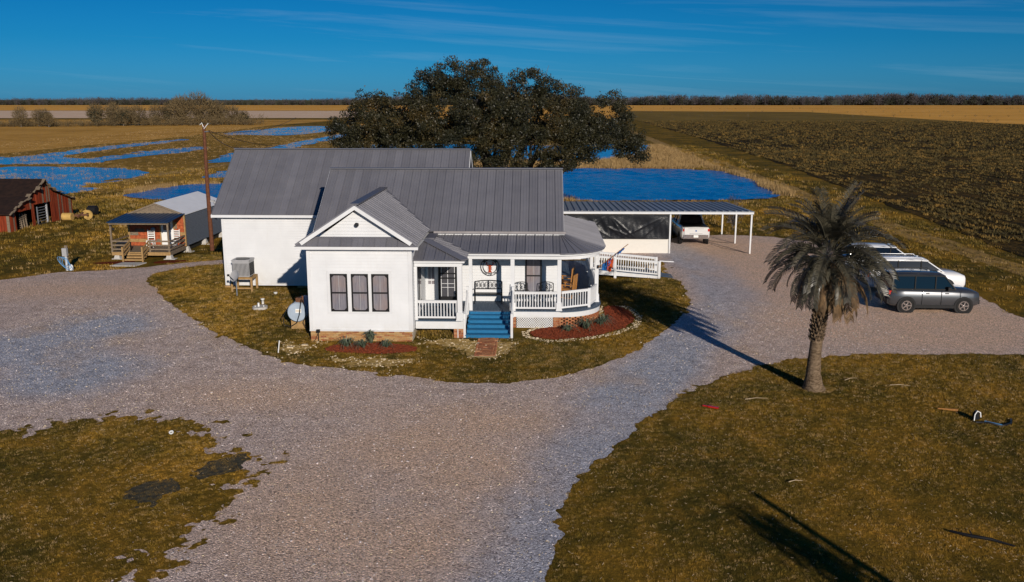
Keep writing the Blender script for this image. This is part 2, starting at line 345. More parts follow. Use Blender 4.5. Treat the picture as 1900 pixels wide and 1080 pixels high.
def copy_tree(o, parent=None):
    c = o.copy(); COL.objects.link(c); c.parent = parent
    for ch in [x for x in bpy.data.objects if x.parent == o]: copy_tree(ch, c)
    return c
def inst(name, me, parent, loc, rot=(0, 0, 0), sc=(1, 1, 1)):
    o = bpy.data.objects.new(name, me); COL.objects.link(o); o.parent = parent
    o.location = Vector(loc) - woff(parent); o.rotation_euler = rot; o.scale = sc; o['_o'] = tuple(woff(parent)); return o
def npmesh(name, V, F, smooth=False):
    """V (n,3), F (m,k) arrays"""
    me = bpy.data.meshes.new(name); V = np.asarray(V, np.float32); F = np.asarray(F, np.int32); k = F.shape[1]
    me.vertices.add(len(V)); me.vertices.foreach_set('co', V.ravel()); me.loops.add(F.size); me.loops.foreach_set('vertex_index', F.ravel())
    me.polygons.add(len(F)); me.polygons.foreach_set('loop_start', np.arange(0, F.size, k, dtype=np.int32)); me.polygons.foreach_set('loop_total', np.full(len(F), k, np.int32))
    me.update(calc_edges=True); me.validate()
    if smooth: me.polygons.foreach_set('use_smooth', np.ones(len(F), bool))
    return me

# ------------------------------------------------------------------ noise, regions
def _h(i, j, s): 
    n = (i * 374761393 + j * 668265263 + s * 1442695041) & 0xffffffff
    n = ((n ^ (n >> 13)) * 1274126177) & 0xffffffff
    return ((n ^ (n >> 16)) & 0xffff) / 65535.0
def vnoise(x, y, s=0):
    i = np.floor(x).astype(np.int64); j = np.floor(y).astype(np.int64); u = x - i; v = y - j; u = u * u * (3 - 2 * u); v = v * v * (3 - 2 * v)
    return (_h(i, j, s) * (1 - u) + _h(i + 1, j, s) * u) * (1 - v) + (_h(i, j + 1, s) * (1 - u) + _h(i + 1, j + 1, s) * u) * v
def fbm(x, y, p, octv=4, s=0, g=.55):
    t = 0; a = 1; w = 0
    for k in range(octv): t = t + a * (vnoise(x / p, y / p, s + k) - .5); w += a; a *= g; p *= .5
    return t / w * 2
def sdf(P, x, y):
    P = np.array(P, float); d = np.full(x.shape, 1e9); ins = np.zeros(x.shape, bool)
    for a, b in zip(P, np.roll(P, -1, 0)):
        ex, ey = b - a; wx, wy = x - a[0], y - a[1]; t = np.clip((wx * ex + wy * ey) / (ex * ex + ey * ey + 1e-12), 0, 1)
        d = np.minimum(d, (wx - ex * t) ** 2 + (wy - ey * t) ** 2)
        c = ((a[1] > y) != (b[1] > y)); 
        with np.errstate(divide='ignore', invalid='ignore'): xi = (b[0] - a[0]) * (y - a[1]) / (b[1] - a[1] + 1e-12) + a[0]
        ins ^= (c & (x < xi))
    return np.where(ins, 1, -1) * np.sqrt(d)
def smooth_poly(P, it=2):
    P = [tuple(p) for p in P]
    for _ in range(it): P = [q for a, b in zip(P, P[1:] + P[:1]) for q in ((.75 * a[0] + .25 * b[0], .75 * a[1] + .25 * b[1]), (.25 * a[0] + .75 * b[0], .25 * a[1] + .75 * b[1]))]
    return P
def sheet(name, fn, xs, ys, z, mat, kind='structure', attr=None, label=None):
    """contour the region fn > 0 on the grid xs, ys as one flat sheet"""
    X, Y = np.meshgrid(xs, ys); Fv = fn(X, Y); ny, nx = Fv.shape
    idx = np.arange(nx * ny).reshape(ny, nx); pos = Fv > 0
    c = pos[:-1, :-1].astype(int) + pos[:-1, 1:] + pos[1:, :-1] + pos[1:, 1:]
    full = c == 4; J, I = np.nonzero(full)
    faces = [tuple(q) for q in np.stack([idx[J, I], idx[J, I + 1], idx[J + 1, I + 1], idx[J + 1, I]], 1).tolist()]
    V = np.stack([X.ravel(), Y.ravel()], 1).tolist(); Fl = Fv.ravel(); cache = {}
    for j, i in zip(*np.nonzero((c > 0) & (c < 4))):
        q = [int(idx[j, i]), int(idx[j, i + 1]), int(idx[j + 1, i + 1]), int(idx[j + 1, i])]; out = []
        for a, b in zip(q, q[1:] + q[:1]):
            fa, fb = Fl[a], Fl[b]
            if fa > 0: out.append(a)
            if (fa > 0) != (fb > 0):
                k = (min(a, b), max(a, b))
                if k not in cache:
                    t = fa / (fa - fb); cache[k] = len(V); V.append([V[a][0] + t * (V[b][0] - V[a][0]), V[a][1] + t * (V[b][1] - V[a][1])])
                out.append(cache[k])
        if len(out) > 2: faces.append(tuple(out))
    used = sorted({i for f in faces for i in f}); mp_ = {u: k for k, u in enumerate(used)}
    me = bpy.data.meshes.new(name); me.from_pydata([(V[u][0], V[u][1], z) for u in used], [], [tuple(mp_[i] for i in f) for f in faces])
    for an_, af_ in (attr or ()):
        A = np.array([V[u] for u in used]); at = me.attributes.new(an_, 'FLOAT', 'POINT'); at.data.foreach_set('value', af_(A[:, 0], A[:, 1]).astype(np.float32))
    me.materials.append(MATS[mat]); me.update(); o = bpy.data.objects.new(name, me); COL.objects.link(o); o['kind'] = kind
    if label: o['label'] = label
    return o
def flat(name, P, z, mat, kind='structure'):
    o = part(name, MB().add([(x, y, z) for x, y in P], [tuple(range(len(P)))]), mat, None, kind, fix=False)
    if o.data.polygons[0].normal.z < 0: o.data.flip_normals()
    return o

# ------------------------------------------------------------------ scatter (instances on points)
def scatter(name, pts, rotz, scl, proto, kind='stuff', tilt=None, parent=None):
    me = bpy.data.meshes.new(name); n = len(pts); me.vertices.add(n); me.vertices.foreach_set('co', np.asarray(pts, np.float32).ravel())
    rot = np.zeros((n, 3), np.float32); rot[:, 2] = rotz
    if tilt is not None: rot[:, :2] = tilt
    a = me.attributes.new('rot', 'FLOAT_VECTOR', 'POINT'); a.data.foreach_set('vector', rot.ravel())
    sc = np.asarray(scl, np.float32); sc = sc if sc.ndim == 2 else np.repeat(sc[:, None], 3, 1)
    a = me.attributes.new('scl', 'FLOAT_VECTOR', 'POINT'); a.data.foreach_set('vector', sc.ravel())
    o = bpy.data.objects.new(name, me); COL.objects.link(o); o['kind'] = kind
    g = bpy.data.node_groups.new(name, 'GeometryNodeTree'); g.interface.new_socket('Geometry', in_out='INPUT', socket_type='NodeSocketGeometry'); g.interface.new_socket('Geometry', in_out='OUTPUT', socket_type='NodeSocketGeometry')
    gi = g.nodes.new('NodeGroupInput'); go = g.nodes.new('NodeGroupOutput'); ip = g.nodes.new('GeometryNodeInstanceOnPoints'); oi = g.nodes.new('GeometryNodeObjectInfo'); oi.inputs[0].default_value = proto; oi.inputs['As Instance'].default_value = True
    mtp = g.nodes.new('GeometryNodeMeshToPoints')
    ra = g.nodes.new('GeometryNodeInputNamedAttribute'); ra.data_type = 'FLOAT_VECTOR'; ra.inputs[0].default_value = 'rot'
    sa = g.nodes.new('GeometryNodeInputNamedAttribute'); sa.data_type = 'FLOAT_VECTOR'; sa.inputs[0].default_value = 'scl'
    g.links.new(gi.outputs[0], mtp.inputs[0]); g.links.new(mtp.outputs[0], ip.inputs['Points']); g.links.new(oi.outputs['Geometry'], ip.inputs['Instance'])
    e2r = g.nodes.new('FunctionNodeEulerToRotation'); g.links.new(ra.outputs[0], e2r.inputs[0]); g.links.new(e2r.outputs[0], ip.inputs['Rotation'])
    g.links.new(sa.outputs[0], ip.inputs['Scale']); g.links.new(ip.outputs[0], go.inputs[0])
    md = o.modifiers.new('scatter', 'NODES'); md.node_group = g
    return o
def proto(name, me, mat):
    me.materials.append(MATS[mat]); return bpy.data.objects.new(name, me)     # never linked to the scene
def tuft(name, n, h, spread, w, mat, lean=.5, seed=1):
    r = np.random.default_rng(seed); V = []; F = []
    for k in range(n):
        a = r.uniform(0, 2 * math.pi); d = spread * math.sqrt(r.uniform()); bx, by = d * math.cos(a), d * math.sin(a); hh = h * r.uniform(.55, 1.15); la = r.uniform(0, 2 * math.pi); ll = lean * hh * r.uniform(.2, 1)
        px, py = -math.sin(la) * w / 2, math.cos(la) * w / 2; i = len(V)
        V += [(bx - px, by - py, -.005), (bx + px, by + py, -.005), (bx + ll * math.cos(la), by + ll * math.sin(la), hh)]; F.append((i, i + 1, i + 2))
    return proto(name, npmesh(name, V, F), mat)

# ================================================================== THE GROUND
g_ = 5000.
LAWN_HOUSE = [(-23.1, 50.1), (-20.1, 45.1), (-16.3, 39.9), (-12.9, 35.8), (-10.6, 33.4), (-8.1, 32.1), (-5.1, 31.4), (-2.6, 30.5), (-0.7, 30.6), (1.1, 31.4), (3.2, 33.5), (5.1, 36.7), (6.9, 40.6), (7.7, 44.0), (8.3, 48.0), (7.7, 50.0), (7.6, 52.7), (8.4, 56.2), (4.1, 57), (-10.3, 57), (-19.4, 53.9), (-21.7, 52.4)]
LAWN_LEFT = [(-18.2, 23.6), (-16.5, 25.3), (-15.1, 25.9), (-14.1, 27.0), (-11.9, 26.5), (-10.3, 25.8), (-8.8, 24.3), (-7.8, 22.8), (-7.6, 21.1), (-7.8, 19.9), (-8.1, 18.8), (-8.5, 17.8), (-8.4, 16.4), (-8.3, 12.), (-14, 5), (-30, 5), (-30, 20)]
LAWN_RIGHT = [(0.0, 5), (0.2, 15.7), (0.4, 17.1), (0.6, 19.0), (1.2, 22.0), (2.3, 24.6), (4.0, 27.9), (5.8, 30.6), (8.3, 32.9), (10.7, 34.2), (15.2, 34.7), (19.4, 34.7), (23.5, 34.5), (60, 34), (60, 5)]
GRAVEL = [(-60, 5), (-70, 30), (-38.0, 42.7), (-32.6, 47.1), (-30.1, 48.2), (-28.6, 51.0), (-26.8, 51.0), (-24.9, 52.0), (-23.2, 53.2), (-20.5, 55.3), (-18.0, 55.9), (-12, 58), (8, 60), (9.3, 65.1), (13, 67.), (16.0, 66.6), (17.6, 65.8), (21.2, 62.2), (22.6, 57.9), (23.0, 52.3), (22.9, 46.4), (22.6, 40.0), (24., 36), (40, 35), (40, 5)]
LH, LL_, LR_ = map(smooth_poly, (LAWN_HOUSE, LAWN_LEFT, LAWN_RIGHT)); GV = smooth_poly(GRAVEL, 1)
def f_gravel(x, y):
    n = fbm(x, y, 2.2, 5, 3, .62)
    edge = n * .95
    patch = np.clip((fbm(x, y, .55, 3, 9) - .28) * 2.5, 0, 1) * np.clip(fbm(x, y, 6, 2, 12) + .25, 0, 1) * 2.2
    d = np.minimum.reduce([sdf(GV, x, y), -sdf(LH, x, y) + .1, -sdf(LL_, x, y) + edge * .45, -sdf(LR_, x, y) - .1 + edge * .1])
    sp = fbm(x, y, .62, 4, 21, .8)
    left = np.clip((-3 - x) / 4, 0, 1) * np.clip((31 - y) / 6, 0, 1)
    d2 = d + edge * .35 - patch * np.clip(1.6 - d, 0, 1) * (d > 0) * (.35 + 1.3 * left) + sp * (.26 + 1.7 * left) * np.clip(1.9 - np.abs(d), 0, 1)
    return d2
tracks = [([(-60, 30), (-30, 36), (-20, 34.5), (-17, 31)], 3.6), ([(9, 62), (10.3, 52), (9.8, 44), (6.6, 37), (3.8, 30.5), (1.7, 25.5), (.5, 21), (-.2, 18), (-.6, 10)], 2.5), ([(-40, 33), (-22, 33), (-20, 38)], 4)]
def worn(x, y):
    o = np.zeros_like(x)
    for P, w in tracks:
        for a, b in zip(P, P[1:]):
            ex, ey = b[0] - a[0], b[1] - a[1]; t = np.clip(((x - a[0]) * ex + (y - a[1]) * ey) / (ex * ex + ey * ey), 0, 1)
            o = np.maximum(o, 1 - np.hypot(x - a[0] - ex * t, y - a[1] - ey * t) / w)
    return np.clip(o, 0, 1)
DUST = [(-1.7, 27, 3.2, 1.6), (-1.8, 23, 2.0, 2.2), (-6.2, 20.5, 1.8, 3.2), (-4, 24.5, 2, 1.5), (17, 40, 7, 4.5), (17, 40, 5, 4), (16, 52, 5.5, 8), (17, 50, 4, 7), (-9.5, 29, 3.5, 1.8), (-3, 18.6, 2, 2), (-25, 46, 8, 2.5), (14, 62, 4, 5)]
def dust(x, y): return np.clip(sum(np.exp(-((x - a) / c) ** 2 - ((y - b) / d) ** 2) for a, b, c, d in DUST), 0, 1)
flat('ground', [(-g_, -200), (g_, -200), (g_, 9000), (-g_, 9000)], 0, 'grass_ground')
ys = np.concatenate([np.arange(8, 14, .3), np.arange(14, 30, .09), np.arange(30, 46, .18), np.arange(46, 68.5, .35)])
sheet('gravel_driveway', f_gravel, np.concatenate([np.arange(-46, -20, .3), np.arange(-20, 12, .1), np.arange(12, 41, .25)]), ys, .004, 'gravel', attr=(('worn', worn), ('dust', dust)))
flat('gravel_yard', [(-60, 5), (40, 5), (40, 8.1), (-60, 8.1)], .004, 'gravel')

POND = [(-43.9, 92.0), (-44.1, 98.8), (-42.5, 103.9), (-38.1, 106.0), (-28.1, 117), (-7.8, 128), (0, 131.5), (26.0, 131.5), (27.1, 113.0), (26.5, 101.5), (25.5, 93.5), (21.7, 89.9), (2.2, 88.8), (-16.1, 88.3), (-32.0, 88.8), (-36.7, 88.2), (-40.4, 89.0)]
POND_BACK = [(-40.0, 184.4), (-42.5, 202.2), (-12.1, 203.2), (7.0, 194.4), (11.0, 203.8), (24.4, 204.2), (24.8, 192.7), (17.8, 164.5), (9.8, 148.4), (3.6, 146.9), (-11.6, 149.0), (-17.6, 146.2), (-28.9, 160.0)]
M1 = [(-125.8, 130.0), (-81.1, 132.6), (-68.7, 134.0), (-53.4, 125.2), (-52.5, 114.6), (-50.5, 100.4), (-49.9, 93.4), (-55.2, 95.5), (-60.8, 98.9), (-103.0, 98.5)]
M2 = [(-120.5, 141), (-93.8, 153.6), (-91.5, 159.7), (-93.3, 182.9), (-94.6, 208.3), (-92.5, 228.6), (-86.3, 222.6), (-86.5, 198.5), (-87.4, 173.3), (-85.3, 158.3), (-76.0, 148.5), (-78.9, 166.6), (-76.1, 179.4), (-72.8, 194.3), (-66.2, 175.8), (-71.2, 154.2), (-69.8, 139.7), (-79.4, 138.3), (-83.8, 137.0), (-92.9, 136.0), (-120, 134)]
M3 = [(-55.5, 147.7), (-57.0, 162.3), (-58.4, 172.4), (-36.5, 173.0), (-33.1, 156.8), (-49.8, 144.0), (-52.2, 141.5)]
M4 = [(-89.4, 249.2), (-97.0, 287.8), (-91.2, 303.6), (-92.2, 333.9), (-77.7, 341.1), (-64.8, 304.4), (-68.1, 257.6), (-73.6, 249.7), (-83.6, 257.1)]
M5 = [(-57.1, 181.9), (-57.6, 217.6), (-59.0, 266.0), (-50.6, 268.0), (-51.6, 206.9), (-50.1, 180.1)]
M6 = [(-44.3, 114.8), (-45.0, 123.5), (-43.4, 125.5), (-30.4, 139.7), (-28.7, 132.0), (-39.3, 116.4), (-42.5, 113.5)]
ar = np.arange
def region(P, amp=1., per=4, s=1): 
    P = smooth_poly(P, 2)
    return lambda x, y: sdf(P, x, y) + amp * fbm(x, y, per, 4, s)
# far fields first, each sheet a little above the one below
def F2(P, amp=2., per=20, s=1): return region(P, amp, per, s)
flat('field_straw', [(-420, 150), (-101, 166), (-96, 240), (-104, 345), (-96, 449), (-250, 452), (-700, 440)], .015, 'field_straw')
flat('field_pale', [(-900, 452), (-111.0, 488), (-80, 640), (-130, 790), (-1300, 800)], .015, 'field_pale')
flat('field_gold', [(-1500, 800), (1500, 800), (2500, 4000), (-2500, 4000)], .015, 'field_gold')
flat('field_gold_right', [(60, 720), (194, 385), (214, 225), (900, 225), (1500, 800), (-170, 800), (-60, 500), (-75, 350), (-30, 350), (48, 500)], .02, 'field_gold')
for k, (y0, w) in enumerate([(410, 2.2), (520, 3), (640, 4), (950, 8), (1180, 10)]):
    flat('field_path', [(100 + k * 30, y0 + 55), (900, y0), (900, y0 + w), (100 + k * 30, y0 + 55 + w)], .05, 'field_levee')
flat('field_path', [(-1200, 798), (-150, 786), (-150, 800), (-1200, 812)], .05, 'field_levee')
flat('field_path', [(-700, 440), (-250, 446), (-96, 444), (-96, 452), (-250, 456), (-700, 452)], .06, 'field_levee')
flat('field_path', [(-1300, 1180), (-150, 1180), (-150, 1195), (-1300, 1195)], .05, 'field_levee')
sheet('marsh_field', lambda x, y: sdf([(-130, 128), (-101, 166), (-97, 245), (-104, 345), (-60, 352), (-47, 270), (-44, 180), (-26, 175), (26, 210), (28, 140), (27, 132), (-8, 130), (-43, 107), (-47, 96), (-64, 94), (-120, 96)], x, y) + 2 * fbm(x, y, 8, 3, 5), ar(-135, 32, 1.5), ar(92, 356, 2.), .02, 'field_levee')
ROW = [(31.7, 40), (31.7, 60), (33.4, 82.7), (38.7, 147.9), (42.3, 242.4), (47.5, 453.9), (62, 760), (70, 785), (213.1, 724.0), (192, 390), (212, 226), (300, 200), (300, 20), (31.7, 20)]
sheet('crop_field', lambda x, y: sdf(ROW, x, y) + .8 * fbm(x, y, 5, 3, 6), np.concatenate([ar(28, 60, .8), ar(60, 305, 4)]), np.concatenate([ar(18, 160, 1.), ar(160, 800, 5)]), .03, 'field_dark')
sheet('crop_field', lambda x, y: np.minimum(sdf(ROW, x, y), (y - 405 + 12 * fbm(x, y, 40, 3, 6)) * .3), ar(40, 250, 4), ar(390, 800, 5), .05, 'field_dark_far')
sheet('farm_track', lambda x, y: 1.25 - np.abs(x - (28.6 + .4 * np.sin(y / 19) + np.clip((60 - y) * .05, 0, 9) - np.clip((y - 200) * .0, 0, 1))) + .7 * fbm(x, y, 4, 4, 8), ar(22, 36, .35), ar(34, 300, .7), .008, 'sand_track')
sheet('levee_track', lambda x, y: 1.1 - np.abs(x + 54 - .13 * (y - 100)* (y > 100) - .4 * np.sin(y / 9)) + .9 * fbm(x, y, 3, 4, 8), ar(-60, -36, .4), ar(86, 220, .8), .03, 'sand_track')
pondf = region(POND, .7, 2.5, 3)
pw = sheet('pond_water', pondf, ar(-46, 29, .32), ar(86, 134, .45), .10, 'water')
co = np.empty(len(pw.data.vertices) * 3, np.float32); pw.data.vertices.foreach_get('co', co); co = co.reshape(-1, 3); px_, py_ = co[:, 0].astype(float), co[:, 1].astype(float)
co[:, 2] += .085 * fbm(px_ + .3 * py_, py_ * .8, 1.5, 2, 90) * (.7 + .8 * (fbm(px_, py_, 9, 2, 91) + .3)); pw.data.vertices.foreach_set('co', co.ravel()); pw.data.polygons.foreach_set('use_smooth', np.ones(len(pw.data.polygons), bool)); pw.data.update()
def marsh(x, y):
    d = np.maximum.reduce([sdf(smooth_poly(P, 2), x, y) for P in (POND_BACK, M1, M2, M3, M4, M5, M6)])
    return d + 1.6 * fbm(x, y, 5, 4, 7) - np.clip(fbm(x, y * .35, 3.0, 4, 15) - .10, 0, 1) * 5.5 * ((x < -46) & (y < 260))
sheet('marsh_water', marsh, ar(-126, 28, .8), np.concatenate([ar(92, 190, .7), ar(190, 345, 1.6)]), .05, 'marsh_water')
# bare sandy patches, mulch beds, edging
SANDY = [(-5.3, 37.0), (-3.2, 36.7), (-0.4, 36.7), (-0.3, 35.7), (-1.4, 33.5), (-2.6, 33.4), (-3.3, 34.6), (-4.4, 35.0), (-5.2, 35.6)]
SANDY2 = [(-10.6, 35.9), (-8.8, 36.0), (-8.6, 34.4), (-10, 33.9), (-10.9, 34.6)]
SANDY3 = [(-9, 33.6), (-4.6, 34.3), (-4.2, 33.0), (-5.2, 31.8), (-7.4, 32.3)]
def f_sand(x, y): return np.maximum.reduce([sdf(SANDY, x, y), sdf(SANDY2, x, y) - .1, sdf(SANDY3, x, y) - .25]) + 1.1 * fbm(x, y, .9, 5, 31, .7) - .38
sheet('sand_patch', f_sand, ar(-12, .8, .1), ar(31, 37.6, .1), .008, 'bare_sand')
MUL1 = [(-8.75, 34.9), (-8.3, 35.5), (-7, 35.8), (-5.6, 35.55), (-4.9, 35.0), (-5.0, 34.5), (-6, 34.15), (-7.4, 34.25), (-8.4, 34.4)]
MUL2 = [(-0.35, 37.7), (0.3, 38.5), (1.0, 38.6), (2.1, 38.95), (2.75, 39.7), (3.1, 40.6), (3.3, 43.2), (4.2, 42.6), (4.55, 40.9), (4.2, 39.0), (3.1, 37.7), (1.9, 36.9), (0.5, 36.5), (-0.2, 37.0)]
MUL3 = [(-27.9, 53.9), (-25.7, 54.6), (-25.2, 54.3), (-25.5, 53.6), (-27.3, 53.4)]; MUL4 = [(-24.1, 54.2), (-23.6, 54.8), (-22.3, 55.0), (-21.9, 54.5), (-23.2, 53.7), (-24, 53.7)]
mulf = lambda P, s: (lambda x, y: sdf(smooth_poly(P, 1), x, y) + .10 * fbm(x, y, .5, 3, s))
for P, b, s in ((MUL1, (-9.2, -4.4, 33.8, 36.08), 3), (MUL2, (-.8, 5, 36, 44), 4), (MUL3, (-28.5, -24.8, 53, 55), 5), (MUL4, (-24.4, -21.5, 53.3, 55.3), 6)):
    sheet('mulch_bed', mulf(P, s), ar(b[0], b[1], .1), ar(b[2], b[3], .1), .014, 'mulch')
def pts_in(fn, x0, x1, y0, y1, n, thr=0.):
    x = rng.uniform(x0, x1, n); y = rng.uniform(y0, y1, n); k = fn(x, y) > thr; return x[k], y[k]
def P3(x, y, z=0.): return np.stack([x, y, np.full_like(x, z)], 1)
def rz_(n): return rng.uniform(0, 2 * math.pi, n)
# mulch chips
chip = MB().box(-.05, .05, -.014, .014, -.008, .008); chip = proto('mulch_chip', chip.mesh('mulch_chip'), 'mulch_chip')
x, y = pts_in(mulf(MUL1, 3), -9, -4.5, 34, 36, 5000); a = pts_in(mulf(MUL2, 4), -.6, 5, 36, 44, 16000)
x = np.concatenate([x, a[0]]); y = np.concatenate([y, a[1]])
o = scatter('mulch_chips', P3(x, y, .03), rz_(len(x)), rng.uniform(.6, 1.4, len(x)), chip, tilt=rng.uniform(-.5, .5, (len(x), 2)))
# lawn tufts
def in_lawn(x, y):
    blocked = f_gravel(x, y) > -.02
    blocked |= f_sand(x, y) > .05
    for P in (MUL1, MUL2, MUL3, MUL4): blocked |= sdf(P, x, y) > 0
    for (a, b, c, d) in ((-9.6, -5.2, 36.1, 47), (-5.3, 3, 36.7, 52), (-17, -4, 46.8, 55), (-10, 1, 40, 48), (-2.5, -1.65, 33.9, 36.7), (3, 6.9, 49.8, 51.4), (-27.3, -23.4, 53.2, 66)): blocked |= (x > a) & (x < b) & (y > c) & (y < d)
    return ~blocked
def lawn_pts(x0, x1, y0, y1, dens):
    n = int((x1 - x0) * (y1 - y0) * dens); x = rng.uniform(x0, x1, n); y = rng.uniform(y0, y1, n)
    k = in_lawn(x, y) & (fbm(x, y, 1.6, 3, 40) > rng.uniform(-1.1, .35, n)) ; return x[k], y[k]
T = [tuft('grass_tuft', 15, .045, .075, .010, 'blade', .8, k) for k in range(3)]
zones = [(-1, 15, 15, 35.5, 150), (15, 22, 26, 35.5, 130), (-17, -6.5, 15, 28, 150), (-23, 9, 28, 57, 60)]
for k in range(3):
    X_, Y_, S_ = [], [], []
    for z in zones:
        x, y = lawn_pts(*z[:4], z[4] / 3.); X_.append(x); Y_.append(y); S_.append(rng.uniform(.6, 1.35, len(x)) * np.clip(y / 27, .8, 1.5))
    x = np.concatenate(X_); y = np.concatenate(Y_); s = np.concatenate(S_)
    scatter('lawn_grass', P3(x, y), rz_(len(x)), s, T[k])
T2 = tuft('rough_grass_tuft', 14, .16, .30, .04, 'blade', .9, 9)
X_, Y_ = [], []
for z in ((-46, -16, 46, 92, 4.5), (3, 32, 42, 90, 5.), (-30, 30, 80, 90, 3), (-64, -40, 80, 130, 1.5), (22, 34, 90, 200, 1.)):
    x, y = lawn_pts(*z); k = (pondf(x, y) < 0); X_.append(x[k]); Y_.append(y[k])
x = np.concatenate(X_); y = np.concatenate(Y_); k = marsh(x, y) < 0; x, y = x[k], y[k]
scatter('rough_grass', P3(x, y), rz_(len(x)), rng.uniform(.5, 1.2, len(x)) * np.clip(y / 60, .7, 1.8), T2)
# loose stones on the drive, pale stones at the beds
def stone(name, mat, s):
    m = MB().sph((0, 0, 0), 1, 6, 4); r = np.random.default_rng(s); m.v = [tuple(np.array(p) * r.uniform(.7, 1.2, 3) * (1, .8, .55)) for p in m.v]; m.sm = [False] * len(m.sm); return proto(name, m.mesh(name), mat)
peb = [stone('pebble', 'pebble', 1), stone('pebble', 'limestone', 2)]
x, y = pts_in(f_gravel, -24, 16, 14, 44, 60000, .02)
k = rng.uniform(size=len(x)) < .72
scatter('gravel_stones', P3(x[k], y[k], .006), rz_(k.sum()), rng.gamma(2.5, .0042, k.sum()) + .006, peb[0], tilt=rng.uniform(-.4, .4, (k.sum(), 2)))
k = ~k; scatter('gravel_stones', P3(x[k], y[k], .006), rz_(k.sum()), rng.gamma(2.5, .0036, k.sum()) + .006, peb[1])
x, y = pts_in(lambda x, y: f_sand(x, y) + .25, -12, .8, 31, 37.6, 2600); a = pts_in(lambda x, y: (np.abs(sdf(MUL2, x, y) + .22) < .16) * 1. - .5, -1, 5.2, 35.5, 43, 7000)
b = pts_in(lambda x, y: np.abs(f_gravel(x, y)) * -1 + .30, -20, 9, 28, 50, 2600)
x = np.concatenate([x, a[0], b[0]]); y = np.concatenate([y, a[1], b[1]])
scatter('pale_stones', P3(x, y, .012), rz_(len(x)), rng.gamma(3, .0075, len(x)) + .008, peb[1], tilt=rng.uniform(-.5, .5, (len(x), 2)))
straw = proto('straw_bit', MB().box(-.02, .02, -.0035, .0035, 0, .004).mesh('straw_bit'), 'pale_straw')
x, y = pts_in(lambda x, y: -f_gravel(x, y), -17, 21, 15, 46, 11000); k = in_lawn(x, y); x, y = x[k], y[k]
scatter('dry_clippings', P3(x, y, .045), rz_(len(x)), rng.uniform(.4, 1.6, len(x)), straw, tilt=rng.uniform(-.5, .5, (len(x), 2)))
# reeds round the ponds and stubble in the flooded fields
reed = tuft('reed_tuft', 22, .62, .45, .05, 'reed', .25, 5); stub = tuft('stubble_tuft', 12, .45, .5, .05, 'reed', .5, 6)
n = 60000; x = rng.uniform(-46, 30, n); y = rng.uniform(84, 136, n); d = pondf(x, y); k = (np.abs(d + .3) < .75) & (rng.uniform(size=n) < .10 + .5 * (fbm(x, y, 9, 2, 50) > .12)) & ((y > 95) | (fbm(x, y, 6, 2, 51) > .25) ); x1, y1 = x[k], y[k]
n = 22000; x = rng.uniform(-40, 27, n); y = rng.uniform(133, 200, n); k = (marsh(x, y) < 0) & (rng.uniform(size=n) < .45); x1 = np.concatenate([x1, x[k]]); y1 = np.concatenate([y1, y[k]])
scatter('reeds', P3(x1, y1), rz_(len(x1)), rng.uniform(.4, 1.25, len(x1)), reed)
n = 52000; x = rng.uniform(-126, -30, n); y = rng.uniform(92, 330, n); k = (pondf(x, y) < 0) & (rng.uniform(size=n) < np.where(marsh(x, y) > -2.0, .6, .22)) & (fbm(x, y, 5, 3, 60) > -.15); scatter('stubble', P3(x[k], y[k]), rz_(k.sum()), rng.uniform(.25, .75, k.sum()), stub)
# the planted rows of the dark field
crop = tuft('crop_tuft', 26, .24, .55, .13, 'crop_leaf', 2.0, 8)
X_, Y_ = [], []
for y0, y1_, st, keep in ((30, 90, .34, .85), (90, 180, .65, .8), (180, 430, 1.5, .8)):
    rows = ar(33.0, 60 + y1_ * .55, 1.7 if y1_ < 200 else 2.6); c = ar(y0, y1_, st); a, b = np.meshgrid(rows, c); a = a.ravel(); b = b.ravel()
    a = a + rng.normal(0, .15, a.shape) + .5 * fbm(a, b, 12, 2, 80); b = b + rng.uniform(-st / 2, st / 2, b.shape); k = (sdf(ROW, a, b) > .3) & (rng.uniform(size=len(a)) < keep) & (a < b * .62 + 6) & (fbm(a, b * .6, 3, 3, 70) > -.34); X_.append(a[k]); Y_.append(b[k])
x = np.concatenate(X_); y = np.concatenate(Y_); scatter('crop_rows', P3(x, y), rz_(len(x)), rng.uniform(.5, 1.25, len(x)) * np.clip(y / 110, 1, 1.7), crop)

